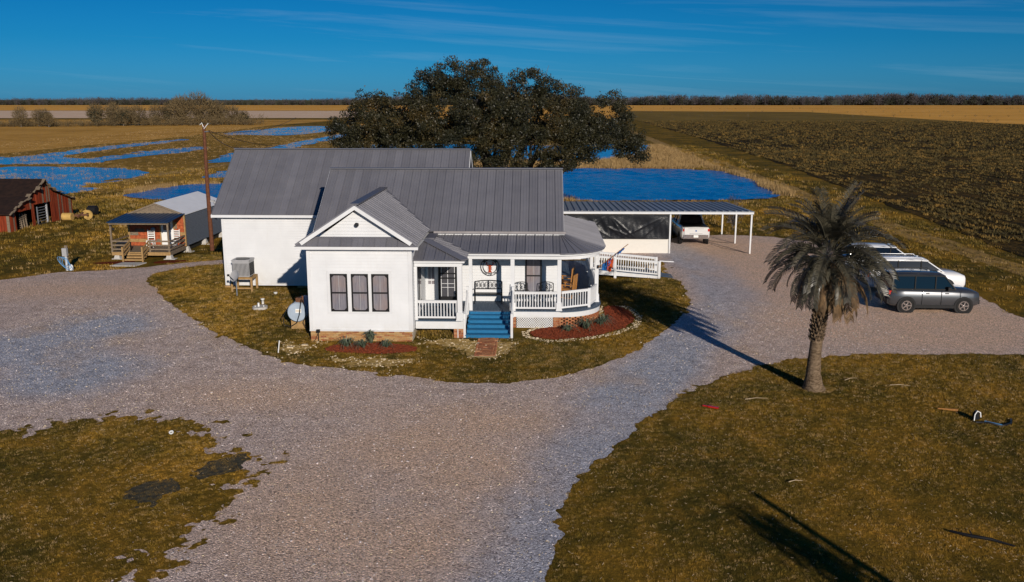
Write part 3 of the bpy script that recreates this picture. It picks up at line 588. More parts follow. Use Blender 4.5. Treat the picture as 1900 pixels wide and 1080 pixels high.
# ================================================================== THE FARMHOUSE
HS = thing('farmhouse', 'white clapboard farmhouse with grey metal roofs and a wraparound porch', 'house', (-5, 42, 0))
def clip_half(P, a, b, c):      # keep a*u + b*v <= c
    out = []
    for p, q in zip(P, P[1:] + P[:1]):
        fp = a * p[0] + b * p[1] - c; fq = a * q[0] + b * q[1] - c
        if fp <= 0: out.append(p)
        if (fp <= 0) != (fq <= 0): t = fp / (fp - fq); out.append((p[0] + t * (q[0] - p[0]), p[1] + t * (q[1] - p[1])))
    return out
def vrange(P, u):
    vs = []
    for p, q in zip(P, P[1:] + P[:1]):
        if (p[0] - u) * (q[0] - u) <= 0 and p[0] != q[0]: vs.append(p[1] + (u - p[0]) / (q[0] - p[0]) * (q[1] - p[1]))
    return (min(vs), max(vs)) if len(vs) > 1 else None
def roof_face(parent, O, U, Vv, poly, pw=.41, thick=.04, rib=.048, ribw=.03, minor=2, name='roof_panel', mat='roof', u_off=0.):
    """standing-seam face: one mesh per panel; poly in (u, v) on the plane O + u U + v V"""
    O = Vector(O); U = Vector(U).normalized(); Vv = Vector(Vv).normalized(); N = U.cross(Vv).normalized()
    if N.z < 0: N = -N
    Q = lambda u, v, h=0: O + U * u + Vv * v + N * h
    us = [p[0] for p in poly]; k = math.floor((min(us) - u_off) / pw)
    while k * pw + u_off < max(us) - 1e-4:
        u0 = k * pw + u_off; u1 = u0 + pw; k += 1
        P = clip_half(clip_half(list(poly), -1, 0, -(u0 + .002)), 1, 0, u1 - .002)
        if len(P) < 3: continue
        mb = MB(); mb.prism([Q(*p) for p in P], (0, 0, 0), -N * thick)
        for j in range(minor + 1):
            uu = u0 + .02 + j * pw / (minor + 1); r = vrange(P, uu); w = ribw if j == 0 else ribw * .8; h = rib if j == 0 else rib * .30
            if r and r[1] - r[0] > .06:
                a, b = r[0] + .005, r[1] - .02
                mb.prism([Q(uu - w / 2, a), Q(uu + w / 2, a), Q(uu + w / 2, b), Q(uu - w / 2, b)], N * .001, N * h)
        part(name, mb, mat, parent, fix=True)
def siding(mb, p0, p1, z0, z1, n, step=.135, top=None):
    """lapped boards between ground points p0, p1; n = outward normal; top(z) -> (t0, t1) trims gables"""
    p0 = Vector((*p0, 0)); p1 = Vector((*p1, 0)); n = Vector((*n, 0)); z = z0
    while z < z1 - .01:
        zt = min(z + step, z1); a, b = (0, 1) if top is None else top(z); c, d = (a, b) if top is None else top(zt)
        L = lambda t, h, o: p0.lerp(p1, t) + n * o + Vector((0, 0, h))
        q = [L(a, z, .032), L(b, z, .032), L(d, zt, .002), L(c, zt, .002), L(a, z, -.02), L(b, z, -.02)]
        mb.add(q, [(0, 1, 2, 3), (4, 5, 1, 0)]); z = zt
PIT = .64
# ---- solid walls (behind the boards)
FZ = .46
wall = MB()
wall.prism([(-9.55, 36.12, FZ), (-5.27, 36.12, FZ), (-5.27, 36.12, 4.02), (-7.41, 36.12, 5.55), (-9.55, 36.12, 4.02)], (0, 0, 0), (0, 5.8, 0))
wall.box(-9.62, 1.0, 40.52, 47.3, .5, 4.1)
wall.prism([(1.0, 40.52, 4.1), (1.0, 47.5, 4.1), (1.0, 44.0, 6.5)], (0, 0, 0), (-10.6, 0, 0))
part('wall', wall, 'white', HS, fix=True)
wall = MB(); wall.box(-16.9, -4.1, 46.86, 54.8, .12, 3.95)
wall.prism([(-16.9, 46.9, 3.95), (-16.9, 54.8, 3.95), (-16.9, 50.86, 7.05)], (0, 0, 0), (12.8, 0, 0))
part('wall', wall, 'white', HS, fix=True)
sd_ = MB(); siding(sd_, (-9.57, 36.1), (-5.25, 36.1), FZ, 3.98, (0, -1)); part('clapboards', sd_, 'white', HS, kind='stuff')
sd_ = MB(); siding(sd_, (-9.3, 36.1), (-5.5, 36.1), 4.42, 5.55, (0, -1), top=lambda z: (max(0, (z - 4.2) / 1.35 * .5 - .02), min(1, 1 - (z - 4.2) / 1.35 * .5 + .02))); part('clapboards', sd_, 'white', HS, kind='stuff')
sd_ = MB(); siding(sd_, (-16.93, 46.84), (-9.6, 46.84), .12, 3.9, (0, -1)); part('clapboards', sd_, 'white', HS, kind='stuff')
sd_ = MB(); siding(sd_, (-5.25, 40.5), (1.03, 40.5), .78, 3.9, (0, -1)); siding(sd_, (1.03, 40.5), (1.03, 47.3), .78, 4.0, (1, 0)); siding(sd_, (-5.25, 36.1), (-5.25, 40.5), FZ, 3.9, (1, 0)); part('clapboards', sd_, 'white', HS, kind='stuff')
sd_ = MB(); siding(sd_, (-9.57, 36.1), (-9.57, 46.8), FZ, 3.9, (-1, 0)); part('clapboards', sd_, 'white', HS, kind='stuff')
# corner boards, friezes and fascias
def trim(x0, x1, y0, y1, z0, z1, mat='white', nm='trim_board'): part(nm, MB().box(x0, x1, y0, y1, z0, z1), mat, HS)
trim(-9.60, -9.45, 36.065, 36.08, FZ, 4.0); trim(-5.38, -5.22, 36.065, 36.08, FZ, 4.0); trim(-5.232, -5.215, 36.085, 36.2, FZ, 4.0)
trim(-16.95, -16.80, 46.805, 46.82, .12, 3.9); trim(-9.6, -5.22, 36.06, 36.075, 3.86, 4.0)
trim(-9.6, -5.22, 36.03, 36.09, FZ - .02, FZ + .035)
trim(-9.98, -4.9, 35.72, 35.76, 3.97, 4.10, nm='fascia'); trim(-17.35, -9.9, 46.42, 46.46, 3.86, 4.00, nm='fascia')
for q in ((-9.96, -4.92, 35.76, 36.06, 4.0, 4.03), (-17.33, -9.9, 46.46, 46.83, 3.92, 3.95), (-5.2, -4.96, 36.07, 40.3, 4.0, 4.02)): part('soffit', MB().box(*q), 'white', HS)
# ---- roofs
RM = thing('x', '', '', (0, 0, 0)); bpy.data.objects.remove(RM)
def roof_part(nm, mb, mat='trim_grey'): return part(nm, mb, mat, HS, fix=True)
# rear block
cap = MB().bar((-17.35, 50.86, 7.24), (-3.85, 50.86, 7.24), .34, .05); cap.bar((-17.3, 50.86, 7.2), (-3.9, 50.86, 7.2), .12, .1)
RR = roof_part('ridge_cap', cap)
L = math.hypot(4.4, 3.17)
roof_face(RR, (-17.32, 46.46, 4.03), (1, 0, 0), (0, 4.4, 3.17), [(0, 0), (13.45, 0), (13.45, L), (0, L)], .44)
bk = MB().prism([(-17.32, 50.87, 7.19), (-3.87, 50.87, 7.19), (-3.87, 55.3, 3.95), (-17.32, 55.3, 3.95)], (0, 0, 0), (0, 0, -.04)); part('back_roof_slope', bk, 'roof', RR, fix=True)
for a, b in (((46.46, 4.0), (50.86, 7.17)), ((50.86, 7.17), (55.3, 3.93))):
    for X0 in (-3.86, -17.36): part('rake_board', MB().prism([(X0, a[0], a[1] - .17), (X0, b[0], b[1] - .17), (X0, b[0], b[1] - .02), (X0, a[0], a[1] - .02)], (0, 0, 0), (.03, 0, 0)), 'white', HS, fix=True)
# main block
cap = MB().bar((-10.30, 44.0, 6.67), (1.2, 44.0, 6.67), .34, .05); cap.bar((-10.25, 44.0, 6.62), (1.15, 44.0, 6.62), .12, .1); RMn = roof_part('ridge_cap', cap)
L = math.hypot(3.9, 2.5)
roof_face(RMn, (-10.27, 40.1, 4.12), (1, 0, 0), (0, 3.9, 2.5), [(0, 0), (11.44, 0), (11.44, L), (0, L)], .41)
part('back_roof_slope', MB().prism([(-10.27, 44.01, 6.62), (1.17, 44.01, 6.62), (1.17, 47.9, 4.12), (-10.27, 47.9, 4.12)], (0, 0, 0), (0, 0, -.04)), 'roof', RMn, fix=True)
for X0 in (1.15, -10.31):
    for a, b in (((40.1, 4.1), (44.0, 6.6)), ((44.0, 6.6), (47.9, 4.1))):
        part('rake_board', MB().prism([(X0, a[0], a[1] - .17), (X0, b[0], b[1] - .17), (X0, b[0], b[1] - .02), (X0, a[0], a[1] - .02)], (0, 0, 0), (.03, 0, 0)), 'white', HS, fix=True)
g = MB().bar((-4.75, 40.02, 4.08), (1.25, 40.02, 4.08), .11, .10); part('gutter', g, 'gutter_metal', HS)
part('fascia', MB().box(-10.25, -9.6, 40.06, 40.1, 3.93, 4.09), 'white', HS); part('fascia', MB().box(-4.9, 1.2, 40.08, 40.1, 3.9, 4.05), 'white', HS)
# wing gable roof; the valleys meet the main roof
zc = 5.80; xc = -7.45; hw = 2.5; ez = 4.16; ybk = 40.1 + (zc - 4.12) / PIT; yev = 40.1 + (ez - 4.12) / PIT
sl_ = Vector((-hw, 0, zc - ez)); Ls = sl_.length
cap = MB().bar((xc, 35.70, zc + .045), (xc, ybk, zc + .045), .36, .05); RW = roof_part('ridge_cap', cap)
for sgn in (1, -1):
    # u along +Y from 35.72, v up the slope
    roof_face(RW, (xc + sgn * hw, 35.72, ez), (0, 1, 0), (-sgn * hw, 0, zc - ez), [(0, 0), (yev - 35.72 + .1, 0), (ybk - 35.72, Ls), (0, Ls)], .40 if sgn == 1 else .8, minor=1 if sgn == 1 else 0, rib=.04)
rk = MB()
for sgn in (1, -1):
    rk.prism([(xc, 35.69, zc - .19), (xc + sgn * 2.22, 35.69, ez - .19 + .18), (xc + sgn * 2.32, 35.69, ez + .11), (xc, 35.69, zc - .02)], (0, 0, 0), (0, .035, 0))
part('rake_board', rk, 'white', HS, fix=True)
vf = MB()
for sgn in (1,): vf.bar((xc + sgn * hw, yev + .02, ez + .03), (xc, ybk, zc + .03), .16, .012)
part('valley_flashing', vf, 'trim_grey', HS)
# skirt roof across the gable
pent = part('skirt_flashing', MB().box(-9.2, -5.6, 36.02, 36.09, 4.40, 4.46), 'trim_grey', HS)
roof_face(pent, (-9.98, 35.70, 4.11), (1, 0, 0), (0, .36, .31), [(0, 0), (5.08, 0), (4.55, .46), (.55, .46)], .47, minor=1)
fl = MB().bar((-7.42, 36.02, 4.98), (-7.42, 35.95, 4.98), .12, .12); fl.disc((-7.42, 35.93, 4.97), .09, (0, -1, .2), 12, .05); part('floodlight', fl, 'black', HS)
# ---- porch roofs
PS = .30; EZ = 3.42
pr = part('porch_ledger', MB().box(-4.9, 1.05, 40.30, 40.36, 3.96, 4.04), 'gutter_metal', HS)
L = math.hypot(2.0, .6)
# small porch front face (hip on its right)
roof_face(pr, (-5.22, 36.45, EZ), (1, 0, 0), (0, 2., .6), [(0, 0), (2.20, 0), (.30, 1.95 * L / 2), (0, 1.95 * L / 2)], .44)
# its right face, a band between hip and valley
roof_face(pr, (-3.02, 36.45, EZ), (0, 1, 0), (-2., 0, .6), [(0, 0), (1.85, 0), (1.85 + 1.85, 1.85 * L / 2), (1.9, 1.9 * L / 2)], .44, rib=.045)
# main porch front face, valley on its left
roof_face(pr, (-3.02, 38.3, EZ), (1, 0, 0), (0, 2., .6), [(0, 0), (4.02, 0), (4.02, L), (-1.85, 1.85 * L / 2), (-2.05, L)] if False else [(0, 0), (4.02, 0), (4.02, L), (-1.95, L)], .41)
# right side face
roof_face(pr, (3.1, 40.3, EZ), (0, 1, 0), (-2.1, 0, .6), [(0, 0), (8.0, 0), (7.0, math.hypot(2.1, .6)), (0, math.hypot(2.1, .6))], .30, rib=.04, minor=1)
# rounded corner: fan of tapered panels
NF = 9
for i in range(NF):
    a0 = -math.pi / 2 + math.pi / 2 * i / NF; a1 = -math.pi / 2 + math.pi / 2 * (i + 1) / NF
    C = Vector((1.0, 40.3, 0)); q = lambda a, r, h=0: Vector((C.x + r * math.cos(a) * (1.05 if False else 1), C.y + r * math.sin(a), EZ + (2.05 - r) / 2.05 * .6 + h))
    mb = MB(); am = (a0 + a1) / 2
    mb.add([q(a0, 2.05), q(am, 2.06), q(a1, 2.05), q(a1, .06), q(a0, .06)] + [q(a0, 2.05, -.04), q(am, 2.06, -.04), q(a1, 2.05, -.04), q(a1, .06, -.04), q(a0, .06, -.04)],
           [(0, 1, 2, 3, 4), (9, 8, 7, 6, 5), (0, 5, 6, 1), (1, 6, 7, 2), (2, 7, 8, 3), (3, 8, 9, 4), (4, 9, 5, 0)])
    mb.bar(q(a0, 2.03, .015), q(a0, .25, .015), .03, .03)
    part('roof_panel', mb, 'roof', pr, fix=True)
hip = MB().bar((-3.04, 36.47, EZ + .03), (-4.94, 38.37, EZ + .6), .42, .03, up=(.3, -.3, 1)); part('hip_cap', hip, 'roof', HS)
vf = MB().bar((-3.03, 38.31, EZ + .02), (-4.93, 40.2, EZ + .59), .14, .012); part('valley_flashing', vf, 'trim_grey', HS)
part('flashing', MB().box(-4.95, -4.55, 38.5, 40.35, 3.97, 4.05), 'trim_grey', HS)
# eave beams, following the curve
def arc(r, n=14, c=(1.0, 40.3)): return [(c[0] + r * math.sin(math.pi / 2 * i / n), c[1] - r * math.cos(math.pi / 2 * i / n)) for i in range(n + 1)]
def strip(name, path, z0, z1, t, mat='white', parent=HS, smooth=True):
    mb = MB(); V = []
    for i, p in enumerate(path):
        a = path[max(0, i - 1)]; b = path[min(len(path) - 1, i + 1)]; d = Vector((b[0] - a[0], b[1] - a[1], 0)).normalized(); nn = Vector((-d.y, d.x, 0)) * t
        V += [(p[0], p[1], z0), (p[0], p[1], z1), (p[0] + nn.x, p[1] + nn.y, z1), (p[0] + nn.x, p[1] + nn.y, z0)]
    f = []
    for i in range(len(path) - 1): f += [(4 * i + q, 4 * i + (q + 1) % 4, 4 * i + 4 + (q + 1) % 4, 4 * i + 4 + q) for q in range(4)]
    f += [(0, 3, 2, 1), tuple(4 * (len(path) - 1) + q for q in range(4))]
    mb.add(V, f); return part(name, mb, mat, parent, fix=True)
strip('fascia', [(-3.05, 38.36)] + arc(1.96) + [(2.96, 48.1)], 3.30, 3.40, .05)
strip('porch_beam', [(-3.1, 38.52)] + arc(1.82) + [(2.82, 48.0)], 3.12, 3.31, .14)
strip('fascia', [(-5.2, 36.5), (-3.07, 36.5), (-3.07, 38.36)], 3.30, 3.40, .05)
strip('porch_beam', [(-5.2, 36.62), (-3.19, 36.62), (-3.19, 38.5)], 3.12, 3.31, .13)
ceil = MB().add([(-5.2, 36.6, 3.33), (-3.1, 36.6, 3.33), (-3.1, 38.5, 3.33)] + [(p[0], p[1], 3.33) for p in arc(1.85)] + [(2.85, 48, 3.33), (1.03, 48, 3.33), (1.03, 40.48, 3.33), (-5.2, 40.48, 3.33)], [tuple(range(22))])
part('porch_ceiling', ceil, 'white', HS)
# ---- porch decks
DZ = .78
def board_front(x): return 36.62 if x < -3.12 else (38.5 if x < 1 else 40.35 - math.sqrt(max(0, 1.93 ** 2 - (x - 1.0) ** 2)))
db = MB(); x = -5.2
while x < 2.93:
    y1 = 40.46 if x < 1.03 else 51.3; x1 = min(x + .132, 2.93)
    if not (x < -3.12 < x1): db.prism([(x, board_front(x), DZ - .03), (x1, board_front(x1), DZ - .03), (x1, y1, DZ - .03), (x, y1, DZ - .03)], (0, 0, 0), (0, 0, .03))
    x += .140
part('deck_boards', db, 'deck_blue', HS, kind='stuff', fix=True)
strip('deck_fascia', [(-3.1, 38.54)] + arc(1.88, c=(1.0, 40.4)) + [(2.88, 51.2)], .50, DZ - .031, .05)
strip('deck_fascia', [(-5.2, 36.66), (-3.15, 36.66), (-3.15, 38.5)], .42, DZ - .031, .05)
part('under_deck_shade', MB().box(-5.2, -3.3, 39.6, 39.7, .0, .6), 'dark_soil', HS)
# ---- brickwork: every brick is a part of the foundation it belongs to
def brick_me(nm, l, h, d, mat):
    me = MB().box(-l / 2, l / 2, -d / 2, d / 2, -h / 2, h / 2).mesh(nm); me.materials.append(MATS[mat]); return me
B_t = brick_me('brick', .205, .064, .05, 'brick_tan'); B_r = brick_me('brick', .205, .064, .05, 'brick_red'); B_h = brick_me('brick', .10, .064, .05, 'brick_tan'); B_path = brick_me('brick', .20, .035, .095, 'brick_red')
f = part('foundation', MB().box(-9.56, -5.27, 36.11, 36.3, 0, FZ - .02).box(-9.56, -9.4, 36.3, 46, 0, FZ - .02).box(-5.43, -5.27, 36.3, 40.4, 0, FZ - .02), 'mortar', HS)
for r_ in range(6):
    z = .036 + r_ * .0745; x = -9.57 + (.105 if r_ % 2 else 0)
    while x < -5.3:
        w = min(.205, -5.26 - x)
        if w > .08: inst('brick', B_t, f, (x + .1025 * w / .205, 36.105 + random.uniform(-.004, .004), z), sc=(w / .205, 1, 1))
        x += .215
    if r_ % 2: inst('brick', B_h, f, (-9.52, 36.105, z))
def pier(x0, x1, y, z1, cols, me=B_r):
    f = part('brick_pier', MB().box(x0 + .01, x1 - .01, y + .02, y + .3, 0, z1), 'mortar', HS); n = int(z1 / .0745)
    w = (x1 - x0) / cols
    for r_ in range(n):
        for c in range(cols + (r_ % 2)):
            a = x0 + (c - (.5 if r_ % 2 else 0)) * w; b = min(a + w, x1); a = max(a, x0)
            if b - a > .03: inst('brick', me, f, ((a + b) / 2, y + .02, .036 + r_ * z1 / n), sc=((b - a - .01) / .205, 1, z1 / n / .0745))
pier(-3.58, -3.16, 36.72, .42, 2); pier(-1.22, -.96, 38.6, .50, 1); pier(.70, 1.06, 38.62, .50, 2)
part('downspout', MB().tube([(-3.40, 36.69, .02), (-3.40, 36.69, .40)], .02, 6), 'plastic_white', HS)
cf = part('pierced_brick_skirt', MB().add([(1.0 + 1.45 * math.sin(t), 40.4 - 1.45 * math.cos(t), h) for t in np.linspace(0, 1.55, 12) for h in (0, .5)], [(2 * i, 2 * i + 2, 2 * i + 3, 2 * i + 1) for i in range(11)]), 'shade_backing', HS)  # the curved backing is near-black, painted-in shade behind the bricks
for r_ in range(7):
    n = 11
    for k in range(n):
        t = (k + (.5 if r_ % 2 else 0) + .2) / n * 1.57; r2 = 1.80; inst('brick', B_r, cf, (1.0 + r2 * math.sin(t), 40.4 - r2 * math.cos(t), .036 + r_ * .0715), rot=(0, 0, t), sc=(.84, 1.8, 1))
sk = strip('pierced_brick_skirt', [(2.80, 40.5), (2.80, 51)], 0, .5, .1, 'brick_red')
lt = MB(); x0, x1, z1 = -.94, .69, .50
for k in range(-6, 22):
    for sg in (1, -1):
        a = x0 + k * .105; pts = [(a, 0), (a + sg * .5, .5)]; P = [(a - .022, 0), (a + .022, 0), (a + .022 + sg * z1, z1), (a - .022 + sg * z1, z1)]
        P = clip_half(clip_half(P, 1, 0, x1), -1, 0, -x0)
        if len(P) > 2: lt.prism([(p[0], 38.60 - (.006 if sg > 0 else 0), p[1]) for p in P], (0, 0, 0), (0, .005, 0))
part('lattice', lt, 'white', HS, fix=True)
part('lattice_frame', MB().box(x0, x1, 38.585, 38.592, .46, .5).box(x0, x1, 38.585, 38.592, 0, .04), 'white', HS)
part('crawl_space_shade', MB().box(-.95, .7, 38.9, 38.95, 0, .5), 'shade_backing', HS)  # dark panel added as the shade behind the lattice
# ---- posts and railings
def post(x, y, z0=DZ, z1=3.13, w=.17, base=True):
    mb = MB().box(x - w / 2, x + w / 2, y - w / 2, y + w / 2, z0, z1)
    if base: b = w * .72; mb.box(x - b, x + b, y - b, y + b, z0, z0 + .36); b = w * .82; mb.box(x - b, x + b, y - b, y + b, z0 + .001, z0 + .05)
    part('porch_post', mb, 'white', HS)
post(-3.30, 36.74, w=.2); post(-1.12, 38.64); post(.95, 38.66); post(2.72, 40.55); post(2.70, 44.2, w=.15); post(-2.98, 38.62, w=.15, base=False)
post(-5.16, 36.74, w=.12, base=False); post(2.72, 47.9, w=.15)
def railing(p0, p1, h=.84, gap=.122, parent=HS, z0=None, z1=None, low=.12, nm='railing'):
    p0 = Vector(p0); p1 = Vector(p1); d = p1 - p0; n = max(2, int(d.length / gap)); up = Vector((0, 0, 1))
    rl = MB().bar(p0 + up * h, p1 + up * h, .09, .045).bar(p0 + up * (h - .06), p1 + up * (h - .06), .035, .07)
    r = part(nm, rl, 'white', parent); part('bottom_rail', MB().bar(p0 + up * low, p1 + up * low, .04, .08), 'white', r)
    me = MB().box(-.019, .019, -.019, .019, low, h - .03).mesh('baluster'); me.materials.append(MATS['white'])
    yaw = math.atan2(d.y, d.x)
    for i in range(n):
        p = p0.lerp(p1, (i + .5) / n); inst('baluster', me, r, p, rot=(0, 0, yaw))
    return r
railing((-5.22, 36.76, DZ), (-3.40, 36.76, DZ)); railing((-1.03, 38.62, DZ), (.84, 38.62, DZ)); railing((1.06, 38.72, DZ), (2.32, 39.38, DZ)); railing((2.36, 39.42, DZ), (2.72, 40.45, DZ))
part('railing_post', MB().box(2.27, 2.39, 39.33, 39.45, DZ, DZ + .88), 'white', HS)
railing((2.72, 40.6, DZ), (2.72, 44.1, DZ)); railing((2.72, 44.3, DZ), (2.72, 49.6, DZ)); railing((1.1, 51.25, DZ), (2.8, 51.25, DZ))
# ---- front steps
st = part('front_steps', MB().prism([(-3.02, 38.5, 0), (-3.02, 38.5, DZ - .04), (-3.02, 36.75, .0)], (0, 0, 0), (.04, 0, 0)).prism([(-1.24, 38.5, 0), (-1.24, 38.5, DZ - .04), (-1.24, 36.75, .0)], (0, 0, 0), (.04, 0, 0)), 'stair_blue', HS, fix=True)
for k in range(5):
    z = .13 + .13 * k; y = 36.72 + .36 * k
    part('riser', MB().box(-3.05, -1.2, y + .03, y + .05, z - .13, z - .03), 'stair_blue', st)
    part('tread', MB().box(-3.10 if k == 0 else -3.06, -1.15 if k == 0 else -1.19, y, y + .37, z - .03, z), 'stair_blue', st)
part('riser', MB().box(-3.05, -1.2, 38.46, 38.48, .65, .75), 'stair_blue', st)
for X0 in (-3.12, -1.10):
    hr = MB().box(X0 - .05, X0 + .05, 36.75, 36.85, 0, 1.06).box(X0 - .05, X0 + .05, 38.42, 38.52, .5, 1.90).bar((X0, 36.8, 1.0), (X0, 38.47, 1.72), .05, .09).bar((X0, 36.8, .25), (X0, 38.47, .92), .04, .08)
    h_ = part('handrail', hr, 'white', HS)
    for i in range(1, 9):
        y = 36.8 + i * 1.67 / 9; a = .72 * i / 9; part('baluster', MB().box(X0 - .018, X0 + .018, y - .018, y + .018, .25 + a * .93, .98 + a), 'white', h_)
# ---- windows and doors
def window(x0, x1, z0, z1, y, frame='black', fw=.06, corners=True, parent=HS, mat='curtain', nm='window'):
    f = MB().box(x0, x0 + fw, y - .05, y, z0, z1).box(x1 - fw, x1, y - .05, y, z0, z1).box(x0 + fw, x1 - fw, y - .05, y, z1 - fw, z1).box(x0 + fw, x1 - fw, y - .05, y, z0, z0 + fw)
    zm = z0 + (z1 - z0) * .5; f.box(x0 + fw, x1 - fw, y - .05, y, zm - .03, zm + .03)
    if corners:
        c = .10
        for (cx, sx) in ((x0 + fw, 1), (x1 - fw, -1)):
            for (cz, sz) in ((z0 + fw, 1), (z1 - fw, -1)): f.prism([(cx, y - .045, cz), (cx + sx * c, y - .045, cz), (cx, y - .045, cz + sz * c)], (0, 0, 0), (0, .03, 0))
    w = part(nm, f, frame, parent, fix=True)
    for a, b in ((z0 + fw, zm - .03), (zm + .03, z1 - fw)): part('pane', MB().box(x0 + fw, x1 - fw, y - .014, y - .008, a, b), mat, w)
    xm = (x0 + x1) / 2; part('muntin', MB().box(xm - .009, xm + .009, y - .022, y - .015, z0 + fw, z1 - fw), 'ac_grey', w)
    return w
trim(-8.80, -6.07, 36.06, 36.075, 2.91, 3.03, nm='window_casing'); trim(-8.80, -6.07, 36.055, 36.075, 1.20, 1.29, nm='window_casing')
for a, b in ((-8.80, -8.66), (-7.93, -7.77), (-7.07, -6.93), (-6.20, -6.07)): trim(a, b, 36.06, 36.075, 1.29, 2.91, nm='window_casing')
for a in (-8.645, -7.765, -6.915): window(a, a + .71, 1.30, 2.90, 36.075)
trim(-.62, .22, 40.465, 40.475, 2.86, 2.98, nm='window_casing')
window(-.58, .18, 1.15, 2.86, 40.47, fw=.07, corners=False)
# small porch recess: narrow dark window on the wing wall, glazed door, screened door
for a in (37.3, 38.1):
    part('side_window', MB().box(-5.235, -5.20, a, a + .7, 1.2, 2.95), 'black', HS); part('side_pane', MB().box(-5.20, -5.19, a + .08, a + .62, 1.28, 2.87), 'dark_pane', HS)
trim(-5.24, -5.20, 40.45, 40.475, .78, 2.95, nm='door_casing'); trim(-4.72, -4.64, 40.45, 40.475, .78, 2.95, nm='door_casing')
dr = part('door', MB().box(-5.20, -4.72, 40.455, 40.475, .80, 2.90), 'white', HS)
for k in range(2): part('pane', MB().box(-5.10 + k * .16, -4.97 + k * .16, 40.445, 40.454, 1.80, 2.80), 'curtain', dr); part('pane', MB().box(-5.10 + k * .16, -4.97 + k * .16, 40.445, 40.454, 1.58, 1.74), 'curtain', dr)
sc_ = part('screen_door', MB().box(-4.62, -4.52, 40.40, 40.45, .80, 3.02).box(-3.84, -3.74, 40.40, 40.45, .80, 3.02).box(-4.52, -3.84, 40.40, 40.45, 2.93, 3.02).box(-4.52, -3.84, 40.40, 40.45, .80, 1.0).box(-4.52, -3.84, 40.40, 40.45, 1.84, 1.90).box(-4.52, -3.84, 40.40, 40.45, 2.06, 2.12), 'black', HS)
part('pane', MB().box(-4.52, -3.84, 40.43, 40.44, 2.12, 2.93), 'dark_curtain', sc_); part('pane', MB().box(-4.52, -3.84, 40.43, 40.44, 1.0, 1.84), 'dark_curtain', sc_); part('pane', MB().box(-4.52, -3.84, 40.43, 40.44, 1.90, 2.06), 'dark_curtain', sc_)
for a in (-4.50, -4.20, -3.88): part('muntin', MB().box(a, a + .025, 40.42, 40.428, 1.0, 2.93), 'white', sc_)
for z in (1.42, 1.60): part('muntin', MB().box(-4.5, -3.86, 40.418, 40.42, z, z + .02), 'white', sc_)
part('handle', MB().sph((-4.57, 40.37, 1.75), .03), 'black', sc_)
# sill timbers at the back wing foot
for a in (-16.95, -13.0, -11.0): part('sill_block', MB().box(a, a + .65, 46.72, 46.84, 0, .11), 'wood_new', HS)
part('vent_box', MB().box(-15.9, -15.75, 46.72, 46.82, 1.3, 1.5), 'ac_grey', HS)
part('eave_lamp', MB().box(-9.9, -9.66, 40.2, 40.4, 3.62, 3.72), 'ac_grey', HS)

# ---- things on and round the porch
sg = thing('round_sign', 'round black ring sign with a red crawfish on the porch wall', 'sign', (-2.22, 40.46, 2.42))
cz = (-2.22, 40.44, 2.42)
part('outer_ring', MB().ring(cz, .405, .435, (0, -1, 0), 40, .02), 'black', sg); part('inner_ring', MB().ring(cz, .305, .330, (0, -1, 0), 36, .02), 'black', sg)
part('upper_band', (lambda m: m)(MB().add([(cz[0] + r * math.cos(t), 40.432, cz[2] + r * math.sin(t)) for t in np.linspace(.62, math.pi - .62, 20) for r in (.33, .405)], [(2 * i, 2 * i + 1, 2 * i + 3, 2 * i + 2) for i in range(19)])), 'black', sg)
lt_ = MB()
for i, t in enumerate(np.linspace(2.35, .80, 11)):
    c = Vector((cz[0] + .368 * math.cos(t), 40.428, cz[2] + .368 * math.sin(t))); a = t - math.pi / 2; e = Vector((math.cos(a), 0, math.sin(a))); u = Vector((-math.sin(a), 0, math.cos(a)))
    lt_.bar(c - u * .022 - e * .014, c + u * .022 - e * .014, .005, .004, up=(0, 1, 0)); lt_.bar(c + u * (.022 - .02 * (i % 3)) - e * .014, c + u * (.022 - .02 * (i % 2)) + e * .014, .005, .004, up=(0, 1, 0))
    if i % 2: lt_.bar(c - u * .022 + e * .014, c + u * .022 + e * .014, .005, .004, up=(0, 1, 0))
part('lettering', lt_, 'plastic_white', sg)
lt_ = MB()
for i, t in enumerate(np.linspace(3.95, 5.48, 10)):
    if i in (3, 7): continue
    c = Vector((cz[0] + .368 * math.cos(t), 40.43, cz[2] + .368 * math.sin(t))); a = t + math.pi / 2; e = Vector((math.cos(a), 0, math.sin(a))); u = Vector((-math.sin(a), 0, math.cos(a)))
    lt_.bar(c - u * .026 - e * .015, c + u * .026 - e * .015, .012, .006, up=(0, 1, 0)); lt_.bar(c + u * (.02 - .02 * (i % 3)) - e * .015, c + u * (.02 - .02 * (i % 2)) + e * .015, .012, .006, up=(0, 1, 0))
    if i % 2: lt_.bar(c - u * .026 + e * .015, c + u * .026 + e * .015, .012, .006, up=(0, 1, 0))
part('lettering', lt_, 'black', sg)
lb = MB(); y_ = 40.43; Z = lambda dx, dz: (cz[0] + dx, y_, cz[2] + dz)
lb.prism([Z(-.045, -.16), Z(.045, -.16), Z(.055, .02), Z(.04, .07), Z(0, .13), Z(-.04, .07), Z(-.055, .02)], (0, 0, 0), (0, -.015, 0))
lb.prism([Z(-.11, -.27), Z(.11, -.27), Z(.06, -.22), Z(.045, -.16), Z(-.045, -.16), Z(-.06, -.22)], (0, 0, 0), (0, -.015, 0))
